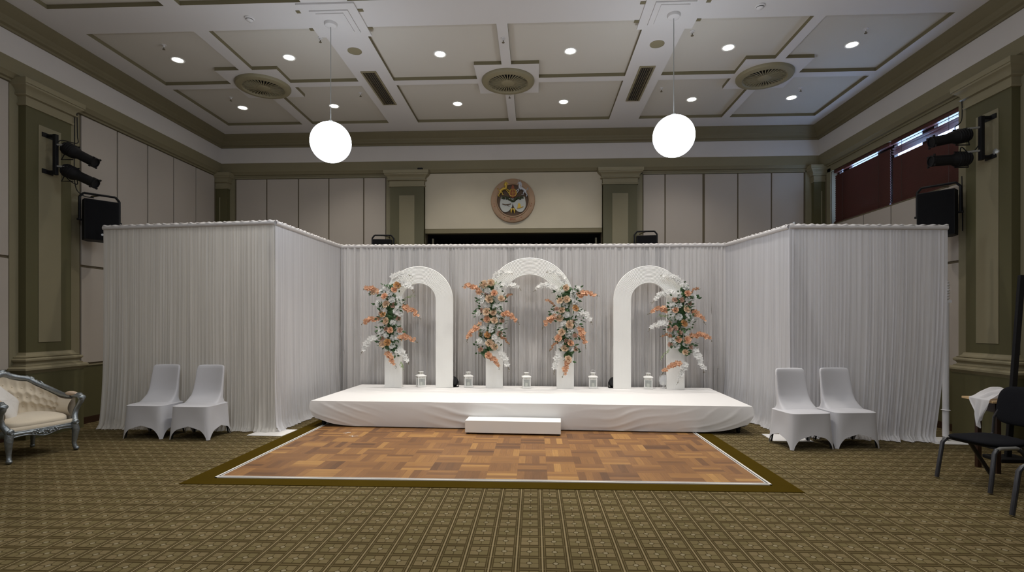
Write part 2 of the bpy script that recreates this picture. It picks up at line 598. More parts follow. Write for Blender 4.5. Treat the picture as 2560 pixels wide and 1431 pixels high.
for x in (-2.62, 1.755):
    m_ = MB()
    m_.box((x, 6.70, ZC - 0.010), (0.74, 0.74, 0.02))
    m_.box((x, 6.70, ZC - 0.026), (0.50, 0.50, 0.02))
    m_.box((x, 6.70, ZC - 0.040), (0.36, 0.42, 0.012))
    for sx in (-1, 1):
        for sy in (-1, 1):
            m_.box((x + sx * 0.40, 6.70 + sy * 0.20, ZC - 0.004), (0.07, 0.05, 0.008), 1)
    m_.build('ceiling_boss', [M_WHITE, M_OLIVE_TRIM], ceiling, smooth=0)

# walls (boxes outside the room faces)
WT = 0.2
def wall(name, boxes, m=M_GROOVE, label=None):
    mb = MB()
    for x0, x1, y0, y1, z0, z1 in boxes:
        mb.box(((x0 + x1) / 2, (y0 + y1) / 2, (z0 + z1) / 2), (x1 - x0, y1 - y0, z1 - z0))
    return tag(mb.build(name, m, smooth=0), label, kind='structure')

wl = wall('wall_left', [(XL - WT, XL, YF - WT, YB + WT, 0, 5.7)], label='left wall of pale fabric panels above an olive dado')
OX0, OX1, OZ = -2.33, 1.42, 3.46
wb = wall('wall_back', [(XL, OX0, YB, YB + WT, 0, 5.7), (OX1, XR, YB, YB + WT, 0, 5.7), (OX0, OX1, YB, YB + WT, OZ, 5.7)], label='back wall with pilasters, cream bulkhead and dark opening')
wf = wall('wall_front', [(XL, XR, YF - WT, YF, 0, 5.7)], M_PANEL, label='wall behind the camera')
WY0, WY1, WZ0, WZ1 = 7.44, 10.62, 3.52, 4.58
wr = wall('wall_right', [(XR, XR + WT, YF - WT, WY0, 0, 5.7), (XR, XR + WT, WY1, YB + WT, 0, 5.7), (XR, XR + WT, WY0, WY1, 0, WZ0), (XR, XR + WT, WY0, WY1, WZ1, 5.7)], label='right wall of pale fabric panels with a high window')
# back opening lined in black, and cream bulkhead over it
mb = MB()
mb.box(((OX0 + OX1) / 2, YB + 1.4, 1.75), (OX1 - OX0 + 0.6, 0.05, 3.9))
for x in (OX0 - 0.05, OX1 + 0.05):
    mb.box((x, YB + 0.71, 1.75), (0.08, 1.42, 3.7))
mb.box(((OX0 + OX1) / 2, YB + 0.71, OZ + 0.05), (OX1 - OX0 + 0.2, 1.42, 0.09))
mb.box(((OX0 + OX1) / 2, YB + 0.71, -0.06), (OX1 - OX0 + 0.4, 1.5, 0.1))
mb.build('opening_lining', M_BLACKV, wb, smooth=0)
mb = MB()
mb.box(((OX0 + OX1) / 2, YB - 0.03, (4.72 + 3.54) / 2), (OX1 - OX0, 0.06, 4.72 - 3.54))
mb.build('bulkhead', M_WALL_CREAM, wb, smooth=0)
mb = MB()
mb.box(((OX0 + OX1) / 2, YB - 0.01, 3.49), (OX1 - OX0, 0.10, 0.09))
mb.build('opening_frame', M_OLIVE_TRIM, wb, smooth=0)
mb = MB()
for x in (-2.22, 1.33):
    mb.box((x, YB + 0.25, 1.7), (0.035, 0.05, 3.36))
mb.build('opening_post', M_CAP, wb, smooth=0)

# fabric wall panels with grooves
def panel(parent, axis, fixed, inward, a0, a1, z0, z1, m=M_PANEL, th=0.02):
    mb = MB()
    if axis == 'y':
        mb.box((fixed + inward * th / 2, (a0 + a1) / 2, (z0 + z1) / 2), (th, a1 - a0, z1 - z0))
    else:
        mb.box(((a0 + a1) / 2, fixed + inward * th / 2, (z0 + z1) / 2), (a1 - a0, th, z1 - z0))
    return mb.build('wall_panel', m, parent, smooth=0, bevel=0.004)

G = 0.013
edges = [7.52, 8.21, 8.878, 9.538, 10.187, 10.80]
for a, c in zip(edges, edges[1:]):
    panel(wl, 'y', XL, 1, a + G, c - G, 2.42, 4.69)
    panel(wl, 'y', XL, 1, a + G, c - G, 0.93, 2.385)
near = [6.46 - 0.665 * k for k in range(0, 16)]
for c, a in zip(near, near[1:]):
    panel(wl, 'y', XL, 1, a + G, c - G, 2.42, 4.69)
    panel(wl, 'y', XL, 1, a + G, c - G, 0.93, 2.385)
    panel(wr, 'y', XR, -1, a + G, c - G, 2.42, 4.69)
    panel(wr, 'y', XR, -1, a + G, c - G, 0.93, 2.385)
redges = [7.48, 8.16, 8.875, 9.596, 10.25, 10.80]
for a, c in zip(redges, redges[1:]):
    panel(wr, 'y', XR, -1, a + G, c - G, 2.42, WZ0 - 0.03)
    panel(wr, 'y', XR, -1, a + G, c - G, 0.93, 2.385)
for a, c in zip((-6.50, -5.812, -5.11, -4.44, -3.675), (-5.812, -5.11, -4.44, -3.675, -3.19)):
    panel(wb, 'x', YB, -1, a + G, c - G, 0.93, 4.655)
for a, c in zip((2.28, 2.743, 3.554, 4.246, 4.934), (2.743, 3.53, 4.246, 4.934, 5.60)):
    panel(wb, 'x', YB, -1, a + G, c - G, 0.93, 4.655)
mb = MB()
for x0, x1, z0, z1 in ((-6.64, -3.10, 4.665, 4.73), (2.17, 5.72, 4.665, 4.73), (-6.64, -6.52, 0.9, 4.73), (-3.18, -3.07, 0.9, 4.73), (2.14, 2.27, 0.9, 4.73), (5.62, 5.74, 0.9, 4.73)):
    mb.box(((x0 + x1) / 2, YB - 0.015, (z0 + z1) / 2), (x1 - x0, 0.03, z1 - z0))
mb.build('panel_frame', M_INSET, wb, smooth=0)
for w_, x_, s_ in ((wl, XL, 1), (wr, XR, -1)):
    mb = MB()
    for y0, y1 in ((7.25, 7.49), (6.45, 6.57)):
        mb.box((x_ + s_ * 0.013, (y0 + y1) / 2, 2.8), (0.026, y1 - y0, 3.75))
    mb.build('panel_frame', M_INSET, w_, smooth=0)
    mb = MB()
    mb.box((x_ + s_ * 0.012, (YF + YB) / 2, 0.45), (0.024, YB - YF, 0.87))
    mb.build('dado', M_OLIVE, w_, smooth=0)
    mb = MB()
    mb.box((x_ + s_ * 0.02, (YF + YB) / 2, 0.895), (0.04, YB - YF, 0.02))
    mb.build('dado_rail', M_CAP, w_, smooth=0)
mb = MB().box(((XL + OX0) / 2, YB - 0.012, 0.45), (OX0 - XL, 0.024, 0.87)).box(((XR + OX1) / 2, YB - 0.012, 0.45), (XR - OX1, 0.024, 0.87))
mb.build('dado', M_OLIVE, wb, smooth=0)
# beige strip over the window
mb = MB()
mb.box((XR - 0.01, 9.0, 4.655), (0.02, 3.5, 0.15))
mb.box((XR - 0.01, 7.44 - 0.03, 4.0), (0.02, 0.10, 1.2))
mb.box((XR - 0.01, 10.70, 4.0), (0.02, 0.14, 1.3))
mb.build('window_surround', M_INSET, wr, smooth=0)

# skirting
for nm, c, d in (('baseboard_left', (XL + 0.03, (YF + YB) / 2, 0.05), (0.02, YB - YF, 0.1)), ('baseboard_right', (XR - 0.03, (YF + YB) / 2, 0.05), (0.02, YB - YF, 0.1))):
    tag(MB().box(c, d).build(nm, M_DARKWOOD, smooth=0), 'low dark skirting along the ' + nm.split('_')[1] + ' wall', kind='structure')

# entablature: rings around the room
def ring_trim(name, prof, m, label):
    rings = []
    for z, o in prof:
        rings.append([(XL + o, YF + o, z), (XR - o, YF + o, z), (XR - o, YB - o, z), (XL + o, YB - o, z)])
    mb = MB().loft(rings, cap=False)
    return tag(mb.build(name, m, smooth=0.5), label, kind='structure')

ring_trim('trim_1', [(4.70, 0.0), (4.70, 0.045), (4.725, 0.05), (4.735, 0.085), (4.76, 0.10), (4.79, 0.13), (4.975, 0.13)], M_BEIGE, 'olive beige architrave band around the room')
ring_trim('trim_2', [(4.975, 0.13), (4.98, 0.125), (5.30, 0.125)], M_FRIEZE, 'plain white frieze band around the room')
ring_trim('trim_3', [(5.30, 0.125), (5.30, 0.15), (5.325, 0.16), (5.34, 0.20), (5.37, 0.205), (5.39, 0.225), (5.42, 0.235), (5.44, 0.26), (5.50, 0.315), (5.515, 0.33), (5.54, 0.33)], M_CORNICE, 'moulded olive cornice under the ceiling')

# pilasters, local frame: x along the wall, -y into the room, wall at y=0
def pilaster(name, label, loc, rotz, w, proj=0.13, inset=0.33, plinth=True):
    root = thing(name, None, None, loc, rotz, kind='structure')
    root['label'] = label
    h = w / 2

    def ringp(z, o):
        return [(-h - o, 0, z), (-h - o, -proj - o, z), (h + o, -proj - o, z), (h + o, 0, z)]
    mb = MB().loft([ringp(1.10, 0), ringp(4.45, 0)])
    mb.build('shaft', M_OLIVE, root, smooth=0)
    mb = MB().box((0, -proj - 0.004, (1.275 + 4.245) / 2), (inset, 0.012, 4.245 - 1.275))
    mb.build('inset_panel', M_INSET, root, smooth=0, bevel=0.003)
    cp = [(4.43, 0.0), (4.432, 0.022), (4.455, 0.026), (4.462, 0.008), (4.48, 0.008), (4.55, 0.014), (4.56, 0.05), (4.575, 0.055), (4.585, 0.035), (4.62, 0.045), (4.65, 0.07), (4.67, 0.10), (4.69, 0.105), (4.695, 0.115), (4.76, 0.118)]
    mb = MB().loft([ringp(z, o) for z, o in cp])
    mb.build('capital', M_CAP, root, smooth=0.7)
    bp = [(1.145, 0.0), (1.14, 0.018), (1.115, 0.026), (1.095, 0.045), (1.085, 0.075), (1.075, 0.065), (1.07, 0.085), (1.055, 0.097), (1.035, 0.095), (1.02, 0.075), (1.00, 0.065), (0.985, 0.07), (0.975, 0.095), (0.965, 0.092), (0.96, 0.12), (0.94, 0.14), (0.915, 0.14), (0.89, 0.115), (0.87, 0.10)]
    mb = MB().loft([ringp(z, o) for z, o in bp])
    mb.build('base_moulding', M_CAP, root, smooth=0.7)
    mb = MB().loft([ringp(0.0, 0.10), ringp(0.88, 0.10)])
    mb.build('plinth', M_OLIVE, root, smooth=0)
    return root

pilaster('trim_4', 'broad olive pilaster on the left wall with cream inset and moulded base', (XL, 6.905, 0), pi / 2, 0.67)
pilaster('trim_5', 'broad olive pilaster on the right wall with cream inset and moulded base', (XR, 6.905, 0), -pi / 2, 0.67)
pilaster('trim_6', 'olive pilaster on the back wall left of the cream bulkhead', (-2.708, YB, 0), 0, 0.725)
pilaster('trim_7', 'olive pilaster on the back wall right of the cream bulkhead', (1.789, YB, 0), 0, 0.704)
pilaster('trim_8', 'narrow olive corner pilaster in the left back corner', (XL + 0.09, YB, 0), 0, 0.33, 0.13, 0.02)
pilaster('trim_9', 'narrow olive corner pilaster in the right back corner', (XR - 0.07, YB, 0), 0, 0.30, 0.13, 0.02)

# window with glass, mullions and blinds
wd = tag(MB().box((XR + 0.16, (WY0 + WY1) / 2, (WZ0 + WZ1) / 2), (0.006, WY1 - WY0, WZ1 - WZ0)).build('window_1', sheer('window_glass', (0.8, 0.85, 0.95), 0.0, alpha=0.08), smooth=0), 'high strip window behind red brown blinds', kind='structure')
mb = MB()
for y, w in ((WY0 + 0.02, 0.04), (WY1 - 0.02, 0.04), (8.26, 0.24), (9.22, 0.42), (10.36, 0.20)):
    mb.box((XR + 0.16, y, (WZ0 + WZ1) / 2), (0.06, w, WZ1 - WZ0))
for z in (WZ0 + 0.02, WZ1 - 0.02):
    mb.box((XR + 0.16, (WY0 + WY1) / 2, z), (0.06, WY1 - WY0, 0.04))
mb.build('window_frame', M_DARKWOOD, wd, smooth=0)

def blind(y0, y1, label, opened):
    root = thing('venetian_blind', label, 'blind', (XR + 0.03, (y0 + y1) / 2, WZ0), 0, 'venetian blinds on the high window')
    L = y1 - y0
    MB().box((0, 0, 1.025), (0.06, L, 0.06)).build('headrail', M_BLIND, root, smooth=0, bevel=0.004)
    mb = MB()
    n, p = 23, 0.0425
    for k in range(n):
        z = 0.985 - p * (k + 0.6)
        if k in opened:
            continue
        tilt = R(28) if k < max(opened, default=0) else R(68)
        mb.box((0, 0, 0), (0.048, L - 0.01, 0.003), 0, Matrix.Translation((0, 0, z)) @ Matrix.Rotation(tilt, 4, 'Y'))
    mb.build('slats', M_BLIND, root, smooth=0)
    MB().box((0, 0, 0.015), (0.05, L, 0.022)).build('bottom_rail', M_BLIND, root, smooth=0)
    for s in (-0.33, 0.33):
        MB().tube([(-0.028, s * L, 0.0), (-0.028, s * L, 1.0)], 0.003, 6).build('cord', M_DARKWOOD, root)
    return root

blind(8.945, 10.545, 'red brown venetian blind on the part of the window nearest the back wall', (0,))
blind(7.45, 8.90, 'red brown venetian blind beside the olive pilaster, bright gaps at its top', (0, 4))

# small dark object on top of the left back capital
tag(MB().box((-2.42, 10.85, 4.80), (0.11, 0.06, 0.05)).build('sensor', M_BLACK, bevel=0.01), 'tiny dark sensor sitting above the left back pilaster capital', 'sensor')

# ================================================================ CEILING THINGS
def air_diffuser(loc, label):
    root = thing('ceiling_vent', label, 'vent', loc, 0, 'round air diffusers in the ceiling')
    MB().lathe([(0.31, 0.0), (0.435, 0.0), (0.435, -0.02), (0.42, -0.045), (0.37, -0.065), (0.335, -0.06), (0.32, -0.045), (0.31, -0.02), (0.31, 0.0)], 48).build('rim', M_CAP, root)
    MB().lathe([(0.001, -0.006), (0.315, -0.006)], 48).build('backing', M_BLACKV, root)
    mb = MB()
    for k in range(36):
        a = 2 * pi * k / 36
        mb.box((0.205, 0, -0.038), (0.23, 0.015, 0.012), 0, Matrix.Rotation(a, 4, 'Z'))
    mb.build('vane', M_CAP, root, smooth=0)
    MB().lathe([(0.001, -0.062), (0.06, -0.06), (0.10, -0.05), (0.115, -0.03), (0.115, -0.006)], 32).build('hub', M_CAP, root)
    return root

for x, l in ((-4.565, 'round beige air diffuser in the left ceiling bay'), (-0.434, 'round beige air diffuser in the centre ceiling bay'), (3.715, 'round beige air diffuser in the right ceiling bay')):
    air_diffuser((x, 8.51, ZC), l)

def line_grille(x0, x1, y0, y1, label, side):
    root = thing('ceiling_grille', label, 'vent', ((x0 + x1) / 2, (y0 + y1) / 2, ZC), 0, 'long slot air grilles in the ceiling')
    w, L = x1 - x0, y1 - y0
    mb = MB()
    for s in (-1, 1):
        mb.box((s * (w / 2 - 0.0125), 0, -0.008), (0.025, L, 0.016))
        mb.box((0, s * (L / 2 - 0.0125), -0.008), (w - 0.05, 0.025, 0.016))
    mb.build('frame', M_GREYM if False else M_CAP, root, smooth=0)
    MB().box((0, 0, -0.002), (w - 0.04, L - 0.04, 0.003)).build('backing', M_BLACKV, root, smooth=0)
    mb = MB()
    for k in range(6):
        mb.box(((k - 2.5) * (w - 0.05) / 6, 0, -0.008), (0.010, L - 0.05, 0.014), 0)
    mb.box((side * (w / 2 - 0.055), 0, -0.010), (0.06, L - 0.05, 0.010))
    mb.build('slat', M_GROOVE, root, smooth=0)

line_grille(-2.765, -2.515, 8.09, 9.34, 'long slot air grille left of the centre ceiling bay', -1)
line_grille(1.64, 1.885, 8.11, 9.37, 'long slot air grille right of the centre ceiling bay', 1)

M_LAMP = emit('lamp_glow', (1.0, 0.93, 0.80), 14.0)
M_REFL = mat('lamp_reflector', (0.85, 0.85, 0.83), 0.25)
names_x = ('leftmost', 'second from left', 'third from left', 'third from right', 'second from right', 'rightmost')
for ly, rown in zip(LIGHT_Y, ('nearer row', 'farther row')):
    for lx, nm in zip(LIGHT_X, names_x):
        root = thing('downlight', f'lit round recessed downlight, {nm} in the {rown} of the ceiling', 'light', (lx, ly, ZC + REC), 0, 'recessed ceiling downlights')
        MB().lathe([(0.078, 0.0), (0.098, 0.0), (0.100, -0.004), (0.094, -0.010), (0.082, -0.008), (0.070, -0.002)], 32).build('trim_ring', M_REFL, root)
        MB().lathe([(0.001, -0.003), (0.070, -0.003), (0.080, -0.006)], 32).build('bulb', M_LAMP, root)

for x, l in ((-2.64, 'round flat ceiling speaker behind the left globe pendant'), (1.757, 'round flat ceiling speaker behind the right globe pendant')):
    root = thing('ceiling_speaker', l, 'speaker', (x, 7.48, ZC), 0, 'round ceiling speakers')
    MB().lathe([(0.09, 0), (0.103, 0), (0.103, -0.006), (0.092, -0.009), (0.09, -0.004)], 32).build('rim', M_CAP, root)
    MB().lathe([(0.001, -0.005), (0.091, -0.004)], 32).build('grille', M_CAP, root)
for x, y, l in ((-3.73, 6.61, 'white smoke detector on the left part of the ceiling beam'), (2.84, 6.63, 'white smoke detector on the right part of the ceiling beam')):
    root = thing('smoke_detector', l, 'smoke detector', (x, y, ZC), 0, 'smoke detectors')
    MB().lathe([(0.062, 0), (0.062, -0.012), (0.05, -0.02)], 24, cap=True).build('base', M_WHITE, root)
    MB().lathe([(0.045, -0.018), (0.045, -0.030), (0.030, -0.042), (0.001, -0.045)], 24).build('chamber', M_WHITE, root)
    MB().lathe([(0.046, -0.022), (0.046, -0.028)], 24).build('slot', M_BLACK, root)

spr = [(-5.40, 7.30, 'above the left wall, nearer'), (-3.04, 7.21, 'beside the left pendant'), (-0.437, 7.23, 'in the narrow strip in front of the centre vent'), (2.19, 7.27, 'beside the right pendant'), (4.56, 7.31, 'in the nearer right coffer'),
       (-5.45, 9.05, 'in the far left coffer'), (-3.06, 8.97, 'left of the left slot grille'), (-0.434, 9.02, 'in the narrow strip just behind the centre vent'), (2.19, 9.01, 'right of the right slot grille'), (4.585, 9.10, 'in the far right coffer')]
for x, y, l in spr:
    z = ZC + (REC if is_rec(x, y) else 0)
    root = thing('sprinkler', 'small fire sprinkler ' + l, 'sprinkler', (x, y, z), 0, 'ceiling fire sprinklers')
    MB().lathe([(0.035, 0), (0.035, -0.005), (0.012, -0.009), (0.012, -0.035)], 16, cap=True).build('rose', M_WHITE, root)
    MB().lathe([(0.006, -0.03), (0.006, -0.06), (0.020, -0.062), (0.020, -0.066)], 12, cap=True).build('head', M_GROOVE, root)

# globe pendants
M_GLOBE = emit('globe_glow', (0.80, 0.88, 1.0), 11.0)
def pendant(x, y, zc, label):
    root = thing('pendant_light', label, 'light', (x, y, ZC - 0.046), 0, 'glowing white globe pendants')
    MB().lathe([(0.001, 0.002), (0.085, 0.002), (0.085, -0.012), (0.075, -0.035), (0.04, -0.048), (0.001, -0.05)], 32).build('canopy', M_WHITE, root)
    dz = zc - (ZC - 0.046)
    MB().tube([(0, 0, -0.04), (0, 0, dz + 0.27)], 0.006, 8).build('cord', M_GREYM, root)
    g = MB()
    g.lathe([(max(0.001, 0.262 * sin(pi * k / 32)), dz + 0.262 * cos(pi * k / 32)) for k in range(33)], 48)
    g.build('globe', M_GLOBE, root)
    MB().lathe([(0.001, dz + 0.285), (0.03, dz + 0.283), (0.035, dz + 0.255)], 24).build('cap', M_GREYM, root)

pendant(-2.685, 6.70, 3.925, 'glowing white globe pendant over the left end of the stage')
pendant(1.785, 6.70, 3.935, 'glowing white globe pendant over the right end of the stage')
# ================================================================ STAGE, STEP, DANCE FLOOR
root = thing('dance_floor', 'square block parquet dance floor with pale double edging', 'dance floor', (0, 0, 0))
MB().box((-0.46, 6.72, 0.006), (5.36, 3.44, 0.012)).build('parquet', M_PARQUET, root, smooth=0)
mb = MB()
x0, x1, y0, y1 = -3.165, 2.245, 4.98, 8.44
for off, w, mi in ((0.0, 0.022, 0), (0.022, 0.014, 1), (0.036, 0.010, 0)):
    a, c, d, e = x0 + off, x1 - off, y0 + off, y1
    mb.box(((a + c) / 2, d + w / 2, 0.008), (c - a, w, 0.016), mi)
    mb.box((a + w / 2, (d + e) / 2, 0.008), (w, e - d, 0.0158), mi)
    mb.box((c - w / 2, (d + e) / 2, 0.008), (w, e - d, 0.0158), mi)
mb.build('edging', [M_EDGEW, M_EDGEB], root, smooth=0)
for (x, y, l, segs) in ((-2.60, 7.06, 'small scuffed tape mark on the parquet, nearer the stage', ((0, 0, 0.10, 20), (0.0, 0.0, 0.07, 75), (0.02, 0.01, 0.05, 60))), (-2.45, 6.86, 'small crossed tape mark on the parquet, farther from the stage', ((0, 0, 0.07, 110), (0.03, 0.0, 0.09, 15), (-0.03, 0.01, 0.06, 160)))):
    mb = MB()
    for dx, dy, L, a in segs:
        mb.box((0, 0, 0), (L, 0.009, 0.0015), 0, T(dx, dy, 0, 0, 0, R(a)))
    tag(mb.build('tape_mark', M_EDGEW, smooth=0, loc=(x, y, 0.0128)), l, 'mark', 'tape marks on the dance floor')

SR = R(-2.41)
SX, SY, SW, SD, SH = -0.155, 7.357, 6.30, 2.02, 0.385
root = thing('stage_platform', 'low platform on dark legs hidden under the white cloth', 'stage', (SX, SY, 0), SR)
MB().box((0, SD / 2, SH - 0.035), (SW - 0.08, SD - 0.08, 0.05)).build('deck', M_DARKWOOD, root, smooth=0)
for ix in (-3.0, -1.0, 1.0, 3.0):
    for iy in (0.12, 1.9):
        mb = MB()
        mb.box((ix, iy, 0.19), (0.05, 0.05, 0.28))
        mb.tube([(ix - 0.015, iy, 0.04), (ix + 0.015, iy, 0.04)], 0.04, 12)
        mb.build('leg', M_BLACK, root, smooth=0.5)
mb = MB()
for iy in (0.08, 1.94):
    mb.box((0, iy, 0.20), (SW - 0.3, 0.03, 0.20))
mb.build('side_rail', M_BLACK, root, smooth=0)


def folds(x, z):
    """diagonal wrinkles radiating from both upper corners and a set near the middle"""
    f = 0
    for cx_, s in ((-3.15, 1), (3.15, -1)):
        d = (x - cx_) * s
        if 0 <= d < 2.1:
            ph = (z * 1.0 + d * 0.42)
            w_ = abs(sin(ph * 26 + 3.0 * noise.noise((x * 2, z * 3, 0)))) ** 9
            f += 0.008 * w_ * (0.4 + 0.9 * abs(noise.noise((x * 3, z * 6, 2)))) * math.exp(-((d - 0.35) / 0.55) ** 2)
    d = x + 0.75
    f += 0.009 * abs(sin((z + d * 0.24) * 21 + 1.8 * noise.noise((x * 1.5, z * 4, 3)))) ** 4 * math.exp(-(d / 0.5) ** 2)
    d = x - 1.45
    f += 0.005 * abs(sin((z - d * 0.16) * 28 + 2 * noise.noise((x * 2, z * 4, 6)))) ** 5 * math.exp(-(d / 0.5) ** 2)
    f += 0.0025 * noise.noise((x * 1.2, z * 4, 7))
    return f


cl = MB()
cl.grid(60, 16, lambda u, v: ((u - 0.5) * SW, v * SD, SH + 0.004 + 0.0015 * noise.noise((u * 20, v * 6, 1))))
def zbot(d):
    return 0.022 + 0.11 * math.exp(-(abs(d) / 0.24) ** 1.4)
def fskirt(u, v):
    x = (u - 0.5) * SW
    d = min(x + SW / 2, SW / 2 - x)
    zb = zbot(d)
    z = SH + 0.004 - (SH - zb) * v
    y = -0.006 - 0.018 * sin(v * pi * 0.75) - folds(x, z) * min(1, v * 5) + 0.015 * v * v
    s = 1 + 0.008 * sin(v * pi) - 0.022 * v * v
    return (x * s, y, z)
cl.grid(420, 26, fskirt)
for sgn in (-1, 1):
    def sskirt(u, v, sgn=sgn):
        y = u * SD
        zb = 0.03 + 0.10 * math.exp(-(y / 0.2) ** 1.3) - 0.01 * u
        z = SH + 0.004 - (SH - zb) * v
        x = SW / 2 + (0.008 * sin(v * pi) - 0.022 * v * v) * SW / 2 + 0.015 * sin(y * 14 + 2 * v) * v * u + 0.10 * v * u * (1 - u) * 2
        return (sgn * x, y - 0.008 * (1 - u) * 1 + (1 - u) ** 6 * (-0.018 * sin(v * pi * 0.75) + 0.015 * v * v), z)
    cl.grid(60, 20, sskirt)
tag(cl.build('stage_cover', M_CLOTH, smooth=1.2, loc=(SX, SY, 0), rot=(0, 0, SR)), 'white fitted cloth covering the whole low stage, creased skirt at the front', 'cloth')

root = thing('step', 'plain white box step in front of the middle of the stage', 'step', (-0.29, 7.165, 0), R(-2.9))
MB().box((0, 0, 0.117), (1.31, 0.30, 0.166)).build('box', M_ARCH, root, smooth=0, bevel=0.004)
for sx in (-0.62, 0.62):
    for sy in (-0.12, 0.12):
        MB().box((sx, sy, 0.023), (0.035, 0.035, 0.022)).build('foot', M_BLACK, root, smooth=0)

# ================================================================ PIPE AND DRAPE
def drape(name, label, p0, p1, npl, m, amp=0.035, side=1, zb=0.012, flare=0.06, gather0=0.0, gather1=0.0, seed=1, puddle=0.06, group='white drapes of the backdrop', lo=None, head=0.06, irregular=1.0):
    root = thing(name, label, 'curtain', (p0[0], p0[1], 0), 0, group)
    a, c = Vector((0, 0, p0[2])), Vector((p1[0] - p0[0], p1[1] - p0[1], p1[2]))
    d = Vector((c.x, c.y, 0))
    L = d.length
    d.normalize()
    nrm = Vector((d.y, -d.x, 0)) * side
    ph = [0.0]
    rnd = random.Random(seed)
    nu = npl * 9
    for i in range(nu):
        ph.append(ph[-1] + (1 + irregular * 0.65 * noise.noise((i * 0.06, seed * 3.1, 0)) + irregular * 0.4 * noise.noise((i * 0.21, seed, 4))))
    sc = 2 * pi * npl / ph[-1]

    def fn(u, v):
        i = min(int(u * nu + 0.5), nu)
        w = v ** 1.1
        uu = u + (gather0 * (1 - u) - gather1 * u) * v ** 3
        base = d * (L * uu)
        zt = a.z + (c.z - a.z) * u
        k = amp * (0.45 + 0.55 * min(1, v * 2.2) + (0.9 * max(0, v - 0.7) / 0.3 if amp < 0.02 else 0)) * (0.30 + 1.7 * abs(noise.noise((u * npl * 0.35, v * 0.5, seed))))
        p_ = ph[i] * sc + 0.5 * noise.noise((u * 12, v * 1.5, seed + 9))
        s_ = sin(p_)
        if amp < 0.0095:
            k *= 0.25 + 0.95 * v ** 1.3
        off = k * (s_ + (0.28 * sin(3 * p_) if amp > 0.03 else 0) + 0.3 * sin(2.3 * p_ + 1)) + (0.022 * noise.noise((u * L * 2.2, v * 0.8, seed + 20)) * min(1, v * 3) if amp < 0.03 else 0)
        off += flare * v ** 7 * (1 + 0.5 * noise.noise((u * 14, 2, seed)))
        z = zt - (zt - zb) * v
        if v > 0.975:
            q = (v - 0.975) / 0.025
            off += puddle * q * (0.7 + 0.9 * noise.noise((u * npl * 0.5, 5, seed)))
            z = zb + (z - zb) * (1 - q) + abs(0.02 * sin(p_ * 0.5)) * q * (1 - q) * 3
        lat = 0.35 * k * cos(p_)
        P = base + nrm * off + d * lat
        return (P.x, P.y, z)
    nv = 44
    mb = MB()
    mb.grid(nu, nv, lambda u, v: fn(u, min(1, v ** 0.9 if v < 0.9 else v)))
    mb.build('fabric', m, root, smooth=3.2)

    def hd(u, v):
        zt = a.z + (c.z - a.z) * u
        base = d * (L * u)
        an = v * 2 * pi
        r1 = 0.024 + 0.004 * noise.noise((u * L * 22, v * 3, seed))
        zz = zt - 0.028 + (head * 0.5) * cos(an)
        P = base + nrm * (r1 * sin(an) + 0.004)
        return (P.x, P.y, zz)
    hb = MB().grid(int(L * 40), 12, hd, cv=True)

    def rf(u, v):
        zt = a.z + (c.z - a.z) * u
        base = d * (L * u)
        q = u * L
        w = 0.5 + 0.5 * sin(q * 75 + 3 * noise.noise((q * 6, 0, seed)))
        P = base + nrm * (0.010 * sin(q * 48) + (v - 0.5) * 0.022 + 0.008)
        return (P.x, P.y, zt + (0.008 + 0.013 * w * (0.6 + 0.6 * abs(noise.noise((q * 5, 1, seed))))) * sin(v * pi) - 0.004)
    hb.grid(int(L * 90), 6, rf)
    hb.build('header', M_HEAD, root, smooth=2.5)
    return root


PL0, PL1, PB0, PB1, PR0, PR1 = (-6.27, 7.25, 2.95), (-3.67, 7.16, 2.99), (-3.67, 9.63, 3.01), (3.41, 9.37, 2.955), (3.47, 7.19, 2.88), (5.33, 6.90, 2.80)
PBM = (1.01, 9.46, 2.97)
drape('curtain', 'ivory drape behind the two chairs on the left of the hall', PL0, PL1, 54, M_CURT_F, 0.0096, 1, irregular=1.5, flare=0.05, gather0=-0.015, gather1=-0.02, seed=2)
drape('curtain', 'side drape running back from the left front corner to the stage', PL1, PB0, 24, M_CURT_W, 0.009, 1, flare=0.05, gather0=-0.03, seed=3)
drape('curtain', 'long drape behind the stage from its left corner to right of the middle arch', PB0, PBM, 60, M_CURT_B, 0.052, 1, flare=0.0, puddle=0.02, seed=4, irregular=1.2)
drape('curtain', 'drape behind the right end of the stage and the right arch', PBM, PB1, 31, M_CURT_B, 0.052, 1, flare=0.0, puddle=0.02, seed=5, irregular=1.2)
drape('curtain', 'side drape running from the right end of the stage to the right front corner', PB1, PR0, 22, M_CURT_W, 0.009, 1, flare=0.06, gather1=-0.03, seed=6)
drape('curtain', 'white drape behind the two chairs on the right of the hall', PR0, PR1, 40, M_CURT_W, 0.0096, 1, irregular=1.5, flare=0.03, gather1=0.09, seed=7, puddle=0.12)

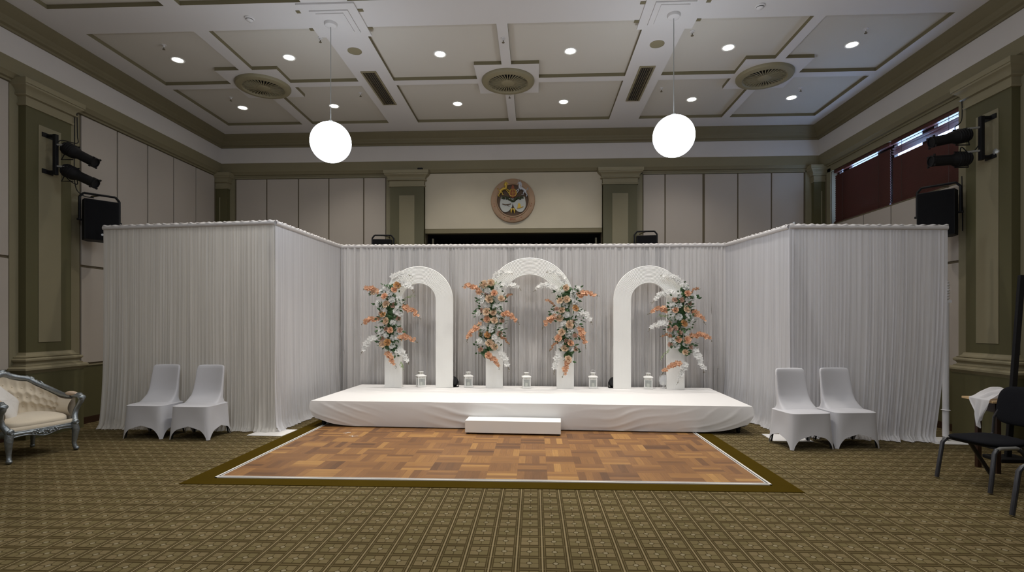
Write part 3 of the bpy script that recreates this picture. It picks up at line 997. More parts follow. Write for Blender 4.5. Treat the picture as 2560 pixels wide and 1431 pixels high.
def pole(x, y, h, label, rot=0, plate=True, sleeve=False, po=(0, 0)):
    root = thing('backdrop_pole', label, 'pole', (x, y, 0), rot, 'upright poles of the backdrop')
    px_, py_ = po
    MB().tube([(px_, py_, 0.02), (px_, py_, h * 0.55)], 0.026, 16).build('lower_tube', M_PIPE if sleeve else M_GREYM, root)
    MB().tube([(px_, py_, h * 0.55), (px_, py_, h + 0.02)], 0.020, 16).build('upper_tube', M_GREYM, root)
    if plate:
        MB().box((0, 0, 0.004), (0.50, 0.42, 0.008)).build('base_plate', M_BASEPL, root, smooth=0, bevel=0.002)
    if sleeve:
        mb = MB()
        mb.tube([(0, 0, 0.06), (0, 0, 1.82)], 0.036, 20)
        mb.build('sleeve', M_PIPE, root)
        mb = MB()
        for k in range(7):
            z = 1.86 + k * 0.035
            mb.lathe([(0.030, z - 0.016), (0.045 + 0.006 * sin(k * 3), z), (0.030, z + 0.016)], 16, M=T(0.003 * sin(k * 5), 0, 0))
        mb.box((0.0, 0, 1.82), (0.10, 0.07, 0.035))
        mb.build('bunched_sleeve', M_PIPE, root)
        MB().lathe([(0.030, 0.40), (0.052, 0.405), (0.030, 0.41)], 20).build('strap', M_PIPE, root)
        MB().lathe([(0.028, 0.01), (0.036, 0.012), (0.036, 0.05), (0.028, 0.055)], 20).build('socket', M_GREYM, root)
    return root

pole(-3.66, 7.07, 2.99, 'backdrop pole with white base plate at the left front corner', R(-3), po=(-0.10, 0.17))
pole(3.37, 7.04, 2.90, 'backdrop pole with white base plate behind the right pair of covered chairs', R(-4), po=(0.17, 0.20))
pole(5.36, 6.97, 2.80, 'white sleeved backdrop pole at the far right end, with base plate', R(-4), sleeve=True)
pole(-6.22, 7.33, 2.94, 'backdrop pole at the far left end, behind the ivory drape', 0, plate=False)
pole(1.01, 9.52, 2.98, 'backdrop pole behind the stage between the middle and right arches', 0, plate=False)

# ================================================================ ARCHES
def arch(x, y, W, lw, top, rotz, label, depth=0.07):
    root = thing('arch', label, 'arch', (x, y, SH + 0.006), rotz, 'ribbed white arches on the stage')
    ro = W / 2
    H = top - SH
    zs = H - ro
    nr = 14
    prof = []      # (t across 0..1, rib height)
    for k in range(nr):
        for q in range(4):
            t = (k + q / 4) / nr
            prof.append((t, -0.0065 * sin(q / 4 * pi)))
    prof.append((1.0, 0))
    prof += [(1.0, depth), (0.0, depth)]
    path = [(-1, 0.0), (-1, zs * 0.5), (-1, zs)]
    rings = []
    for _, z in path:
        rings.append([(-ro + t * lw, yo if yo > 0 else yo * 0.12, z) for t, yo in prof])
    n = 48
    for k in range(1, n):
        a = pi - pi * k / n
        fd = 0.12 + 0.88 * min(1, sin(a) * 1.6)
        rings.append([((ro - t * lw) * cos(a), yo if yo > 0 else yo * fd, zs + (ro - t * lw) * sin(a)) for t, yo in prof])
    for z in (zs, zs * 0.5, 0.0):
        rings.append([(ro - t * lw, yo if yo > 0 else yo * 0.12, z) for t, yo in prof])
    MB().loft(rings).build('body', M_ARCH, root, smooth=0.9)
    for s in (-1, 1):
        MB().box((s * (ro - lw / 2), depth + 0.06, 0.009), (lw * 0.95, 0.14, 0.012)).build('foot', M_ARCH, root, smooth=0)
    return root

arch(-2.05, 9.07, 1.215, 0.305, 2.535, R(1.5), 'ribbed white arch at the left of the stage, flowers up its left leg')
arch(-0.085, 9.045, 1.545, 0.300, 2.675, R(-1.5), 'taller ribbed white arch in the middle of the stage, flowers on both legs')
arch(1.982, 9.035, 1.21, 0.300, 2.525, R(-2), 'ribbed white arch at the right of the stage, flowers up its right leg')

# ================================================================ FLOWERS
def rose_mesh(name, seed, spread=1.0):
    rnd = random.Random(seed)
    mb = MB()
    rings = [(3, 0.22, 0.62, 0.05), (3, 0.36, 0.66, 0.18), (4, 0.52, 0.62, 0.38), (5, 0.74, 0.52, 0.72), (6, 0.98, 0.36, 1.05)]
    for ri, (n, rad, h, open_) in enumerate(rings):
        for k in range(n):
            a0 = 2 * pi * k / n + ri * 0.7 + rnd.uniform(-0.15, 0.15)
            sp = 2 * pi / n * 0.78
            hh = h * rnd.uniform(0.9, 1.1)
            rr = rad * rnd.uniform(0.92, 1.06) * (spread if ri > 2 else 1)

            def fn(u, v, a0=a0, sp=sp, rr=rr, hh=hh, open_=open_, ri=ri):
                w = sin(pi * min(1, 0.28 + 0.72 * v) * 0.62 + 0.25)
                a = a0 + (u - 0.5) * sp * w * 1.25
                edge = 1 - (2 * u - 1) ** 4 * 0.35
                r = rr * (0.30 + 0.70 * v ** 0.7) + open_ * 0.12 * v ** 4
                z = -0.15 + (hh + 0.15) * v * edge - (0.16 * open_) * v ** 5
                return (r * cos(a), r * sin(a), z)
            mb.grid(5, 4, fn)
    mb.ball((0, 0, 0.18), 0.20, 8, 0, (1, 1, 1.6))
    me_o = mb.build(name, FM['P'], smooth=1.2)
    me = me_o.data
    bpy.data.objects.remove(me_o)
    return me


RM = {}
for c_, s_ in (('P', 11), ('T', 12), ('G', 13), ('t', 14), ('W', 15)):
    for v_ in range(2):
        me = rose_mesh('rose', s_ * 7 + v_, 1.1 if v_ else 0.95)
        me.materials[0] = FM[c_]
        RM[(c_, v_)] = me


def spray(parent, kind, x0, z0, x1, z1, seed):
    rnd = random.Random(seed)
    p0, p1 = Vector((x0, -0.01, z0)), Vector((x1, -0.04 + rnd.uniform(-0.05, 0.05), z1))
    L = (p1 - p0).length
    sag = Vector((0, -0.03, 0.05 * L / 0.3 + (0.02 if abs(x1 - x0) > abs(z1 - z0) else 0)))
    def pt(t):
        return p0.lerp(p1, t) + sag * (4 * t * (1 - t)) * 0.8
    mb = MB()
    mb.tube([pt(k / 10) for k in range(11)], 0.003, 5, 1)
    if kind == 'V':
        for k in range(16):
            p = pt(rnd.uniform(0.15, 1)) + Vector([rnd.uniform(-0.025, 0.025) for _ in range(3)])
            D = Vector((rnd.uniform(-1, 1), rnd.uniform(-1, 0), rnd.uniform(-1, 1)))
            mb.add([(-0.010, 0, 0), (0, 0.004, 0.018), (0.010, 0, 0), (0, 0.0, -0.018)], [(0, 1, 2, 3)], 0, aim(p, D))
            mb.ball(p, 0.006, 5, 0)
        mb.build('green_sprig', [M_LEAFP, M_LEAFP], parent, smooth=0)
        return
    n = max(7, int(L / 0.016))
    fr = 0.85 if kind != 'B' else 0.95
    for k in range(n):
        t = (k + 0.4) / n * fr
        size = (0.058 if kind == 'W' else 0.052 if kind != 'B' else 0.028) * (1.0 - 0.35 * t) * rnd.uniform(0.85, 1.1)
        wob = 0.028 if kind != 'B' else 0.014
        p = pt(t) + Vector((rnd.uniform(-wob, wob), -0.012 + rnd.uniform(-0.02, 0.01), rnd.uniform(-wob, wob)))
        D = Vector((rnd.uniform(-0.6, 0.6), -1, rnd.uniform(-0.2, 0.9)))
        M_ = aim(p, D) @ Matrix.Rotation(rnd.uniform(0, 6.28), 4, 'Z')
        for q in range(5):
            a = 2 * pi * q / 5
            wd = 0.62 if q in (1, 4) else 0.42
            def fn(u, v, a=a, wd=wd):
                r = size * v
                w = size * wd * sin(pi * min(1, v * 0.85 + 0.12)) * (u - 0.5) * 1.35
                zz = 0.25 * size * v * v + 0.12 * size * (2 * u - 1) ** 2
                return (r * cos(a) - w * sin(a), r * sin(a) + w * cos(a), zz)
            mb.grid(2, 3, fn, 0, M_)
        mb.ball((0, 0, size * 0.15), size * 0.16, 5, 0, M=M_)
    for k in range(4):
        p = pt(0.9 + 0.04 * k) + Vector((rnd.uniform(-0.015, 0.015), 0, rnd.uniform(-0.015, 0.015)))
        mb.ball(p, 0.006, 6, 1)
    mb.build({'W': 'white_orchid_spray', 'O': 'orange_orchid_spray', 'B': 'brown_blossom_sprig'}[kind], [FM[kind], M_BUD], parent, smooth=0.9)


def arrangement(roses, sprays, label, seed):
    rnd = random.Random(seed)
    cx_ = sum(r[0] for r in roses) / len(roses)
    root = thing('flower_arrangement', label, 'flowers', (cx_, 8.975, 0), 0, 'tall flower arrangements on the arch legs')
    for i, (x, z, c) in enumerate(roses):
        o = bpy.data.objects.new({'W': 'white_rose'}.get(c, 'rose'), RM[(c, i % 2)])
        COL.objects.link(o)
        o.parent = root
        s = {'P': 0.060, 'T': 0.061, 'G': 0.058, 't': 0.046, 'W': 0.055}[c] * rnd.uniform(0.92, 1.08)
        dep = {'P': -0.12, 'T': -0.115, 'G': -0.11, 't': -0.085, 'W': -0.09}[c]
        D = Vector((rnd.uniform(-0.35, 0.35) + (x - cx_) * 2.5, -1, rnd.uniform(0.0, 0.6)))
        o.matrix_local = Matrix.Translation((x - cx_, dep + rnd.uniform(-0.015, 0.015), z)) @ D.to_track_quat('Z', 'Y').to_matrix().to_4x4() @ Matrix.Rotation(rnd.uniform(0, 6), 4, 'Z') @ Matrix.Scale(s, 4)
        if c == 'W':
            pass
    zs = [r[1] for r in roses]
    z0, z1 = min(zs), max(zs)
    mb = MB()
    # leaves: folded blades turned outwards
    for k in range(240):
        r = rnd.choice(roses)
        p = Vector((r[0] - cx_ + rnd.uniform(-0.075, 0.075), rnd.uniform(-0.115, -0.045), r[1] + rnd.uniform(-0.075, 0.075)))
        D = Vector((p.x * 6 + rnd.uniform(-1, 1), rnd.uniform(-1.2, -0.2), rnd.uniform(-1, 1)))
        s = rnd.uniform(0.030, 0.048)
        M_ = aim(p, D) @ Matrix.Rotation(rnd.uniform(0, 6.28), 4, 'Z')
        vs_ = [(0, 0, -0.2 * s)]
        L_ = 5
        pts = []
        for j in range(L_ + 1):
            t = j / L_
            w = 0.42 * s * sin(pi * t ** 0.8)
            pts += [(-w, 0.12 * s, t * 1.7 * s), (0, 0, t * 1.7 * s), (w, 0.12 * s, t * 1.7 * s)]
        fs = []
        for j in range(L_):
            for q in range(2):
                a = j * 3 + q
                fs.append((a, a + 1, a + 4, a + 3))
        mb.add(pts, fs, 0, M_)
    for k in range(14):
        z = z0 + (z1 - z0) * (k + 0.5) / 14
        near_ = [r for r in roses if abs(r[1] - z) < 0.09] or roses
        xm = sum(r[0] for r in near_) / len(near_) - cx_
        mb.ball((xm, -0.010, z), 0.085, 9, 1, (0.95, 0.85, 0.8))
    mb.build('foliage', [M_LEAF, M_LEAF], root, smooth=0)
    for i, (k, xa, za, xb, zb_) in enumerate(sprays):
        spray(root, k, xa - cx_, za, xb - cx_, zb_, seed * 31 + i)
        # sprays sit in front of the leg
    for o in kids(root):
        if 'spray' in o.name or 'sprig' in o.name:
            o.location.y -= 0.06
    return root

ARR1 = (
  [(-2.43, 2.11, 'P'), (-2.38, 2.19, 'G'), (-2.6, 2.0, 'P'), (-2.58, 1.86, 'T'), (-2.63, 1.68, 'G'), (-2.58, 1.57, 'T'), (-2.5, 1.41, 'P'), (-2.64, 1.17, 'T'), (-2.55, 1.2, 'G'), (-2.79, 2.09, 'T'), (-2.59, 1.43, 't'), (-2.46, 1.85, 't'), (-2.68, 1.71, 't'), (-2.65, 1.26, 't'), (-2.37, 1.62, 't'), (-2.34, 1.41, 't'), (-2.35, 1.96, 'W'), (-2.35, 1.8, 'W'), (-2.41, 1.74, 'W'), (-2.68, 1.4, 'W'), (-2.58, 1.32, 'W'), (-2.45, 1.28, 'W'), (-2.48, 1.14, 'W'), (-2.45, 1.0, 'W'), (-2.65, 2.08, 'W'), (-2.58, 2.15, 'W'), (-2.67, 1.58, 'W'), (-2.48, 1.94, 'W'), (-2.46, 1.54, 'W'), (-2.72, 1.88, 'W'), (-2.65, 1.8, 'W'), (-2.52, 2.06, 'W'), (-2.37, 1.28, 'W'), (-2.34, 1.71, 'W')] ,
  [('W', -2.46, 2.3, -2.12, 2.35), ('W', -2.32, 2.22, -2.08, 2.06), ('W', -2.8, 1.26, -3.02, 1.0), ('W', -2.37, 1.07, -2.18, 0.82), ('O', -2.75, 2.08, -2.98, 2.12), ('O', -2.28, 1.79, -1.97, 1.6), ('O', -2.71, 1.58, -3.02, 1.51), ('O', -2.35, 1.27, -2.03, 1.19), ('O', -2.56, 1.0, -2.39, 0.76), ('V', -2.3, 1.91, -2.09, 1.99), ('V', -2.34, 0.86, -2.26, 0.71)] )
ARR2 = (
  [(-0.75, 2.23, 'T'), (-0.87, 2.2, 'T'), (-0.69, 2.05, 'P'), (-0.78, 1.95, 'T'), (-0.57, 1.96, 'T'), (-0.82, 1.73, 'T'), (-0.71, 1.72, 'T'), (-0.92, 1.75, 't'), (-0.82, 1.6, 'P'), (-0.69, 1.58, 'T'), (-0.81, 1.33, 'G'), (-0.77, 1.19, 'T'), (-0.69, 1.13, 'T'), (-0.93, 1.08, 't'), (-0.79, 0.98, 'P'), (-0.6, 1.35, 't'), (-0.93, 1.35, 't'), (-0.56, 1.58, 't'), (-0.82, 2.03, 't'), (-0.93, 2.01, 'W'), (-0.68, 1.81, 'W'), (-0.91, 1.92, 'W'), (-0.59, 1.45, 'W'), (-0.69, 1.29, 'W'), (-0.8, 2.09, 'W'), (-0.89, 1.43, 'W'), (-0.73, 1.48, 'W'), (-0.88, 1.21, 'W'), (-0.64, 2.15, 'W'), (-0.95, 1.23, 'W'), (-0.64, 1.19, 'W'), (-0.61, 1.68, 'W'), (-0.61, 1.82, 'W'), (-0.82, 1.84, 'W'), (-0.75, 1.41, 'W'), (-0.97, 1.71, 'W')] ,
  [('W', -0.7, 2.33, -0.38, 2.38), ('W', -0.57, 2.15, -0.23, 2.11), ('W', -0.58, 1.02, -0.43, 0.72), ('O', -0.93, 2.05, -1.24, 2.16), ('O', -0.54, 1.7, -0.26, 1.51), ('O', -0.97, 1.49, -1.16, 1.22), ('O', -0.75, 0.94, -0.6, 0.74), ('B', -0.53, 1.91, -0.38, 2.03), ('B', -0.58, 1.28, -0.43, 1.15), ('V', -0.77, 2.18, -0.59, 2.18)] )
ARR3 = (
  [(0.54, 2.14, 'T'), (0.44, 1.92, 'T'), (0.55, 1.94, 'T'), (0.7, 1.79, 'G'), (0.47, 1.76, 'T'), (0.38, 1.77, 't'), (0.43, 1.62, 'T'), (0.6, 1.51, 'T'), (0.47, 1.38, 'T'), (0.41, 1.28, 'P'), (0.62, 1.19, 'P'), (0.52, 1.1, 'T'), (0.7, 1.09, 't'), (0.58, 0.92, 'T'), (0.7, 1.32, 't'), (0.55, 1.23, 't'), (0.67, 1.55, 't'), (0.75, 2.12, 'W'), (0.42, 2.07, 'W'), (0.66, 1.98, 'W'), (0.53, 1.84, 'W'), (0.35, 1.69, 'W'), (0.61, 1.41, 'W'), (0.45, 1.19, 'W'), (0.77, 1.69, 'W'), (0.75, 1.53, 'W'), (0.66, 2.05, 'W'), (0.5, 1.53, 'W'), (0.63, 1.1, 'W'), (0.69, 1.91, 'W'), (0.57, 1.34, 'W'), (0.54, 1.68, 'W')] ,
  [('W', 0.51, 2.27, 0.2, 2.41), ('W', 0.35, 2.15, -0.01, 2.08), ('W', 0.76, 1.73, 0.99, 1.53), ('W', 0.41, 1.0, 0.34, 0.67), ('O', 0.76, 2.0, 1.08, 1.99), ('O', 0.39, 1.63, 0.13, 1.44), ('O', 0.78, 1.43, 0.88, 1.1), ('O', 0.59, 0.89, 0.48, 0.61), ('B', 0.33, 1.83, 0.19, 1.92), ('B', 0.41, 1.19, 0.26, 1.05), ('V', 0.36, 1.93, 0.54, 2.25)] )
ARR4 = (
  [(2.59, 2.04, 'P'), (2.39, 1.93, 't'), (2.5, 1.93, 't'), (2.63, 1.88, 't'), (2.39, 1.76, 'P'), (2.58, 1.77, 'T'), (2.67, 1.73, 't'), (2.54, 1.53, 'G'), (2.29, 1.53, 't'), (2.3, 1.43, 't'), (2.4, 1.45, 't'), (2.47, 1.37, 't'), (2.44, 1.26, 'P'), (2.59, 1.25, 'P'), (2.31, 1.17, 't'), (2.65, 1.13, 't'), (2.56, 1.04, 'T'), (2.56, 2.15, 'W'), (2.71, 1.97, 'W'), (2.46, 1.64, 'W'), (2.46, 1.83, 'W'), (2.46, 2.02, 'W'), (2.64, 1.53, 'W'), (2.38, 1.36, 'W'), (2.34, 1.69, 'W'), (2.62, 1.68, 'W'), (2.43, 1.14, 'W'), (2.58, 1.37, 'W'), (2.36, 1.83, 'W'), (2.57, 1.18, 'W'), (2.6, 1.92, 'W'), (2.36, 1.25, 'W'), (2.67, 1.62, 'W')] ,
  [('W', 2.48, 2.21, 2.16, 2.35), ('W', 2.34, 2.06, 2.0, 1.86), ('W', 2.26, 1.51, 1.95, 1.41), ('W', 2.71, 1.05, 2.86, 0.7), ('W', 2.56, 0.85, 2.44, 0.5), ('O', 2.26, 1.75, 1.94, 1.68), ('O', 2.69, 1.7, 2.89, 1.52), ('O', 2.67, 1.32, 3.0, 1.23), ('O', 2.46, 0.83, 2.14, 0.63), ('B', 2.34, 1.29, 2.14, 1.3), ('B', 2.65, 2.04, 2.79, 2.11), ('V', 2.29, 1.6, 2.08, 1.64), ('V', 2.3, 1.06, 2.14, 0.91)] )
arrangement(*ARR1, 'tall peach and white flower arrangement on the left arch', 1)
arrangement(*ARR2, 'tall peach and white flower arrangement on the left leg of the middle arch', 2)
arrangement(*ARR3, 'tall peach and white flower arrangement on the right leg of the middle arch', 3)
arrangement(*ARR4, 'tall peach and white flower arrangement on the right arch', 4)

# ================================================================ THINGS ON THE STAGE
ZS = SH + 0.006
M_GLASS = sheer('lantern_glass', (0.75, 0.80, 0.78), 0.3, 0.2, alpha=0.22)
def lantern(x, y, rotz, label, up):
    root = thing('lantern', label, 'lantern', (x, y, ZS), rotz, 'small white candle lanterns along the stage')
    w, h = 0.070, 0.165
    mb = MB().box((0, 0, 0.008), (0.155, 0.155, 0.012)).box((0, 0, 0.020), (0.14, 0.14, 0.014))
    mb.build('base', M_LANT, root, smooth=0)
    mb = MB()
    for sx in (-1, 1):
        for sy in (-1, 1):
            mb.box((sx * 0.062, sy * 0.062, 0.026 + h / 2), (0.014, 0.014, h))
    for s in (-1, 1):
        mb.box((s * 0.062, 0, 0.026 + h - 0.02), (0.012, 0.12, 0.04))
        mb.box((0, s * 0.062, 0.026 + h - 0.02), (0.12, 0.012, 0.04))
    mb.build('frame', M_LANT, root, smooth=0)
    mb = MB()
    for s in (-1, 1):
        for k in range(5):
            mb.box((s * 0.0685, (k - 2) * 0.021, 0.026 + h - 0.02), (0.002, 0.006, 0.026))
            mb.box(((k - 2) * 0.021, s * 0.0685, 0.026 + h - 0.02), (0.006, 0.002, 0.026))
    for s in (-1, 1):
        for k in range(3):
            mb.box((s * 0.0335, (k - 1) * 0.017, 0.243), (0.002, 0.006, 0.030))
            mb.box(((k - 1) * 0.017, s * 0.0335, 0.243), (0.006, 0.002, 0.030))
    mb.build('vent_slot', M_CAP, root, smooth=0)
    mb = MB()
    for s in (-1, 1):
        mb.box((s * 0.060, 0, 0.09), (0.002, 0.11, 0.125))
        mb.box((0, s * 0.060, 0.09), (0.11, 0.002, 0.125))
    mb.build('glass_pane', M_GLASS, root, smooth=0)
    sq = lambda r, z: [(-r, -r, z), (r, -r, z), (r, r, z), (-r, r, z)]
    mb = MB().loft([sq(0.080, 0.190), sq(0.083, 0.197), sq(0.080, 0.203), sq(0.040, 0.222), sq(0.032, 0.226), sq(0.032, 0.262), sq(0.042, 0.264), sq(0.042, 0.270), sq(0.02, 0.274)])
    mb.build('roof', M_LANT, root, smooth=0)
    pts = [(0.042 * cos(a), 0, 0.0 + 0.058 * sin(a)) for a in [pi * k / 12 for k in range(13)]]
    if up:
        P = [(x_, 0, 0.264 + z_) for x_, _, z_ in pts]
    else:
        P = [(x_, -z_ * 0.8, 0.268 + z_ * 0.2) for x_, _, z_ in pts]
    MB().tube(P, 0.0022, 6).build('handle', M_LANT, root)
    mb = MB().lathe([(0.001, 0.027), (0.024, 0.027), (0.024, 0.085), (0.001, 0.088)], 20)
    mb.tube([(0, 0, 0.086), (0.002, 0, 0.098)], 0.001, 4)
    mb.build('candle', M_CANDLE, root)

lantern(-2.035, 9.19, R(28), 'white lantern on the stage inside the left arch', False)
lantern(-1.178, 9.17, R(12), 'white lantern on the stage between the left and middle arches', False)
lantern(-0.141, 9.11, R(6), 'white lantern on the stage inside the middle arch', False)
lantern(1.03, 9.13, R(-4), 'white lantern with its ring handle raised, between the middle and right arches', True)
lantern(1.985, 9.10, R(-10), 'white lantern on the stage inside the right arch', False)

for x, l in ((-1.45, 'small black uplight peeking out behind the right leg of the left arch'), (1.40, 'small black uplight peeking out behind the left leg of the right arch')):
    root = thing('uplight', l, 'light', (x, 9.20, ZS), 0, 'black uplights behind the arches')
    MB().lathe([(0.001, -0.075), (0.07, -0.075), (0.085, -0.05), (0.085, 0.05), (0.075, 0.065), (0.001, 0.065)], 20, M=T(0, 0, 0.095, R(68))).build('housing', M_BLACK, root)
    mb = MB()
    for s in (-1, 1):
        mb.box((s * 0.090, 0, 0.05), (0.006, 0.03, 0.10))
    mb.box((0, 0, 0.004), (0.186, 0.10, 0.008))
    mb.build('bracket', M_BLACK, root, smooth=0)

root = thing('hurricane_glass', 'clear curved glass candle holder beside the right leg of the right arch', 'glass', (2.245, 9.10, ZS))
MB().lathe([(0.045, 0.0), (0.05, 0.006), (0.02, 0.03), (0.018, 0.045), (0.06, 0.075), (0.078, 0.13), (0.070, 0.19), (0.060, 0.225), (0.064, 0.235), (0.060, 0.235), (0.056, 0.225), (0.066, 0.19), (0.074, 0.13), (0.056, 0.080), (0.001, 0.06)], 32).build('glass', sheer('clear_glass', (0.82, 0.84, 0.86), 0.1, 0.08, alpha=0.30), root)
MB().lathe([(0.001, 0.062), (0.028, 0.062), (0.028, 0.11), (0.001, 0.112)], 20).build('candle', M_CANDLE, root)

# ================================================================ COVERED CHAIRS
def covered_chair(loc, rotz, label, seed=0):
    root = thing('covered_chair', label, 'chair', loc, rotz, 'white spandex covered chairs')
    mb = MB()
    A0, B0, A1, B1 = 0.270, 0.236, 0.288, 0.250
    NS = 128
    def per(t, a, b, e):
        th = 2 * pi * t
        c, s = cos(th), sin(th)
        return (a * math.copysign(abs(c) ** e, c), b * math.copysign(abs(s) ** e, s))
    def skirt(u, v):
        x0, y0 = per(u, A0, B0, 0.34)
        x1, y1 = per(u, A1, B1, 0.20)
        q = min(abs(x1 / A1), abs(y1 / B1))
        q = min(1, q / 0.86)
        arch_h = 0.180 if abs(y1 / B1) > abs(x1 / A1) else 0.155
        zb = 0.004 + arch_h * max(0, 1 - q ** 2.2) ** 0.62
        z0 = 0.438
        w = v ** 1.3
        pin = 1 - 0.05 * sin(pi * v) * (1 - q)
        x = (x0 + (x1 - x0) * w) * pin
        y = (y0 + (y1 - y0) * w) * pin
        return (x, y, z0 + (zb - z0) * v)
    mb.grid(NS, 22, skirt, cu=True)
    def seat(u, v):
        x0, y0 = per(u, A0, B0, 0.34)
        k = 1 - v
        z = 0.438 + 0.022 * (1 - (1 - v) ** 5) + 0.004 * v
        s = k ** 0.8
        return (x0 * s, y0 * s, z)
    mb.grid(NS, 10, seat, cu=True)
    prof = [(0.420, 0.248, 0.150, 0.075), (0.455, 0.240, 0.128, 0.092), (0.475, 0.232, 0.104, 0.116), (0.505, 0.224, 0.076, 0.146), (0.55, 0.216, 0.052, 0.172), (0.62, 0.210, 0.036, 0.192),
            (0.72, 0.204, 0.030, 0.208), (0.82, 0.200, 0.027, 0.224), (0.90, 0.196, 0.025, 0.238), (0.935, 0.188, 0.022, 0.243), (0.950, 0.170, 0.014, 0.246), (0.955, 0.11, 0.004, 0.247)]
    rings = []
    for z, w, d, yc in prof:
        ring = []
        for k in range(40):
            x, y = per(k / 40, w, d, 0.45)
            curve = 0.035 * (x / 0.2) ** 2 if z > 0.5 else 0.035 * (x / 0.2) ** 2 * max(0, (z - 0.43) / 0.07)
            ring.append((x, yc + y - curve, z))
        rings.append(ring)
    mb.loft(rings, cap=True)
    mb.build('cover', M_SPANDEX, root, smooth=1.0)
    for sx in (-1, 1):
        for sy in (-1, 1):
            mb = MB().tube([(sx * 0.19, sy * 0.17, 0.42), (sx * 0.250, sy * 0.212, 0.012)], 0.010, 8)
            mb.build('leg', M_BLACK, root)
    return root

covered_chair((-5.185, 6.85, 0), R(-2), 'white covered chair on the left of the hall, the one nearer the silver armchair')
covered_chair((-4.52, 6.81, 0), R(-2), 'white covered chair on the left of the hall, the one nearer the stage')
covered_chair((3.335, 6.63, 0), R(8), 'white covered chair nearest the right end of the stage, wrinkled back')
covered_chair((3.935, 6.72, 0), R(5), 'white covered chair nearer the right pilaster, in front of the white drape')

# ================================================================ SILVER ARMCHAIR
arm = thing('armchair', 'cream tufted armchair with carved silver frame at the left edge', 'armchair', (-5.95, 5.78, 0), R(-14))
def plan(t):
    """horseshoe outline, t from -1 (one arm front) to 1 (other arm front)"""
    a = t * R(128)
    x = -0.40 * cos(a) if abs(a) < pi / 2 else 0
    y = 0.37 * sin(max(-pi / 2, min(pi / 2, a)))
    if abs(a) >= pi / 2:
        x = (abs(a) - pi / 2) / R(38) * 0.30
        y = math.copysign(0.37 + 0.012 * (abs(a) - pi / 2) / R(38), a)
    return x, y
def topz(t):
    s = abs(t)
    return 0.645 + 0.255 * (0.5 + 0.5 * cos(pi * min(1, s / 0.86))) + 0.018 * math.exp(-((s - 0.28) / 0.06) ** 2) + 0.03 * math.exp(-(s / 0.07) ** 2)
mb = MB()
BT = [(r_, c_) for r_ in range(3) for c_ in range(-6, 7)]
btn = [((c_ * 0.105 + (0.0525 if r_ % 2 else 0)), 0.80 - 0.25 * r_) for r_, c_ in BT if abs(c_ * 0.105 + (0.0525 if r_ % 2 else 0)) < 0.70]
def dimple(t, h):
    f = 0
    for bt_, bh in btn:
        f = max(f, math.exp(-(((t - bt_) * 11) ** 2 + ((h - bh) * 4.5) ** 2) * 1.6))
    return f
def inner(u, v):
    t = (u - 0.5) * 1.84
    x, y = plan(t)
    r = math.hypot(x, y) or 1
    puff = 0.062 * sin(pi * min(1, max(0, v)) * 0.9 + 0.15) - 0.055 * dimple(t, v)
    z = 0.40 + (topz(t) - 0.035 - 0.40) * v
    cx_ = -(x / r) * (0.02 + puff) if abs(t) < 0.7 else 0
    cy_ = -(y / r) * (0.02 + puff)
    lean = 0.05 * (1 - v) * (1 if abs(t) < 0.7 else 0.3)
    return (x + cx_ + (lean if x < 0 else 0), y + cy_, z)
mb.grid(150, 40, inner)
def outer(u, v):
    t = (u - 0.5) * 1.84
    x, y = plan(t)
    z = 0.36 + (topz(t) - 0.02 - 0.36) * v
    return (x * 1.03, y * 1.03, z)
mb.grid(60, 8, outer)
mb.build('upholstered_back', M_CREAMUP, arm, smooth=1.5)
tufted = kids(arm)[0]
for bt_, bh in btn:
    p = inner((bt_ / 1.84) + 0.5, bh)
    MB().ball((0, 0, 0), 0.010, 8).build('button', M_CREAMUP, tufted, loc=p)
# crest rail
rail = [(*plan(t), topz(t)) for t in [k / 60 * 1.76 - 0.88 for k in range(61)]]
mb = MB().tube(rail, [0.026 + 0.010 * math.exp(-((k - 30) / 8) ** 2) for k in range(61)], 12, flat=1.1)
for t, s in ((0, 0.042), (0.06, 0.03), (-0.06, 0.03), (0.32, 0.03), (-0.32, 0.03), (0.37, 0.022), (-0.37, 0.022), (0.27, 0.02), (-0.27, 0.02)):
    x, y = plan(t)
    mb.ball((x, y, topz(t) + 0.02), s, 10, 0, (0.7, 1.1, 0.8))
for s in (-1, 1):
    pts = [(plan(s * (0.30 + 0.02 * k))[0], plan(s * (0.30 + 0.02 * k))[1], topz(s * (0.3 + 0.02 * k)) + 0.028 + 0.014 * sin(k * 1.3)) for k in range(9)]
    mb.tube(pts, 0.009, 8)
mb.build('crest_rail', M_SILVER, arm, smooth=1.2)
for s in (-1, 1):
    x, y = plan(s * 0.90)
    mb = MB().ball((x - 0.02, y, 0.675), 0.05, 14, 0, (2.0, 0.75, 0.55))
    mb.build('arm_pad', M_PEACHPAD, arm)
    # scrolled arm front and S shaped post
    mb = MB()
    pts = [(0.20, s * 0.385, 0.655), (0.30, s * 0.39, 0.655), (0.335, s * 0.39, 0.625), (0.325, s * 0.39, 0.590), (0.295, s * 0.388, 0.55), (0.262, s * 0.378, 0.49), (0.262, s * 0.36, 0.42), (0.29, s * 0.34, 0.37), (0.31, s * 0.325, 0.33)]
    mb.tube(pts, [0.028, 0.034, 0.034, 0.028, 0.026, 0.026, 0.028, 0.034, 0.036], 12)
    mb.ball((0.335, s * 0.39, 0.632), 0.036, 12, 0, (0.8, 1.25, 0.9))
    mb.ball((0.335, s * 0.325, 0.345), 0.036, 12, 0, (0.5, 1, 1))
    mb.lathe([(0.014, -0.004), (0.020, 0.004), (0.026, -0.002)], 14, M=T(0.355, s * 0.325, 0.345, 0, R(90)))
    mb.build('arm_post', M_SILVER, arm, smooth=1.2)
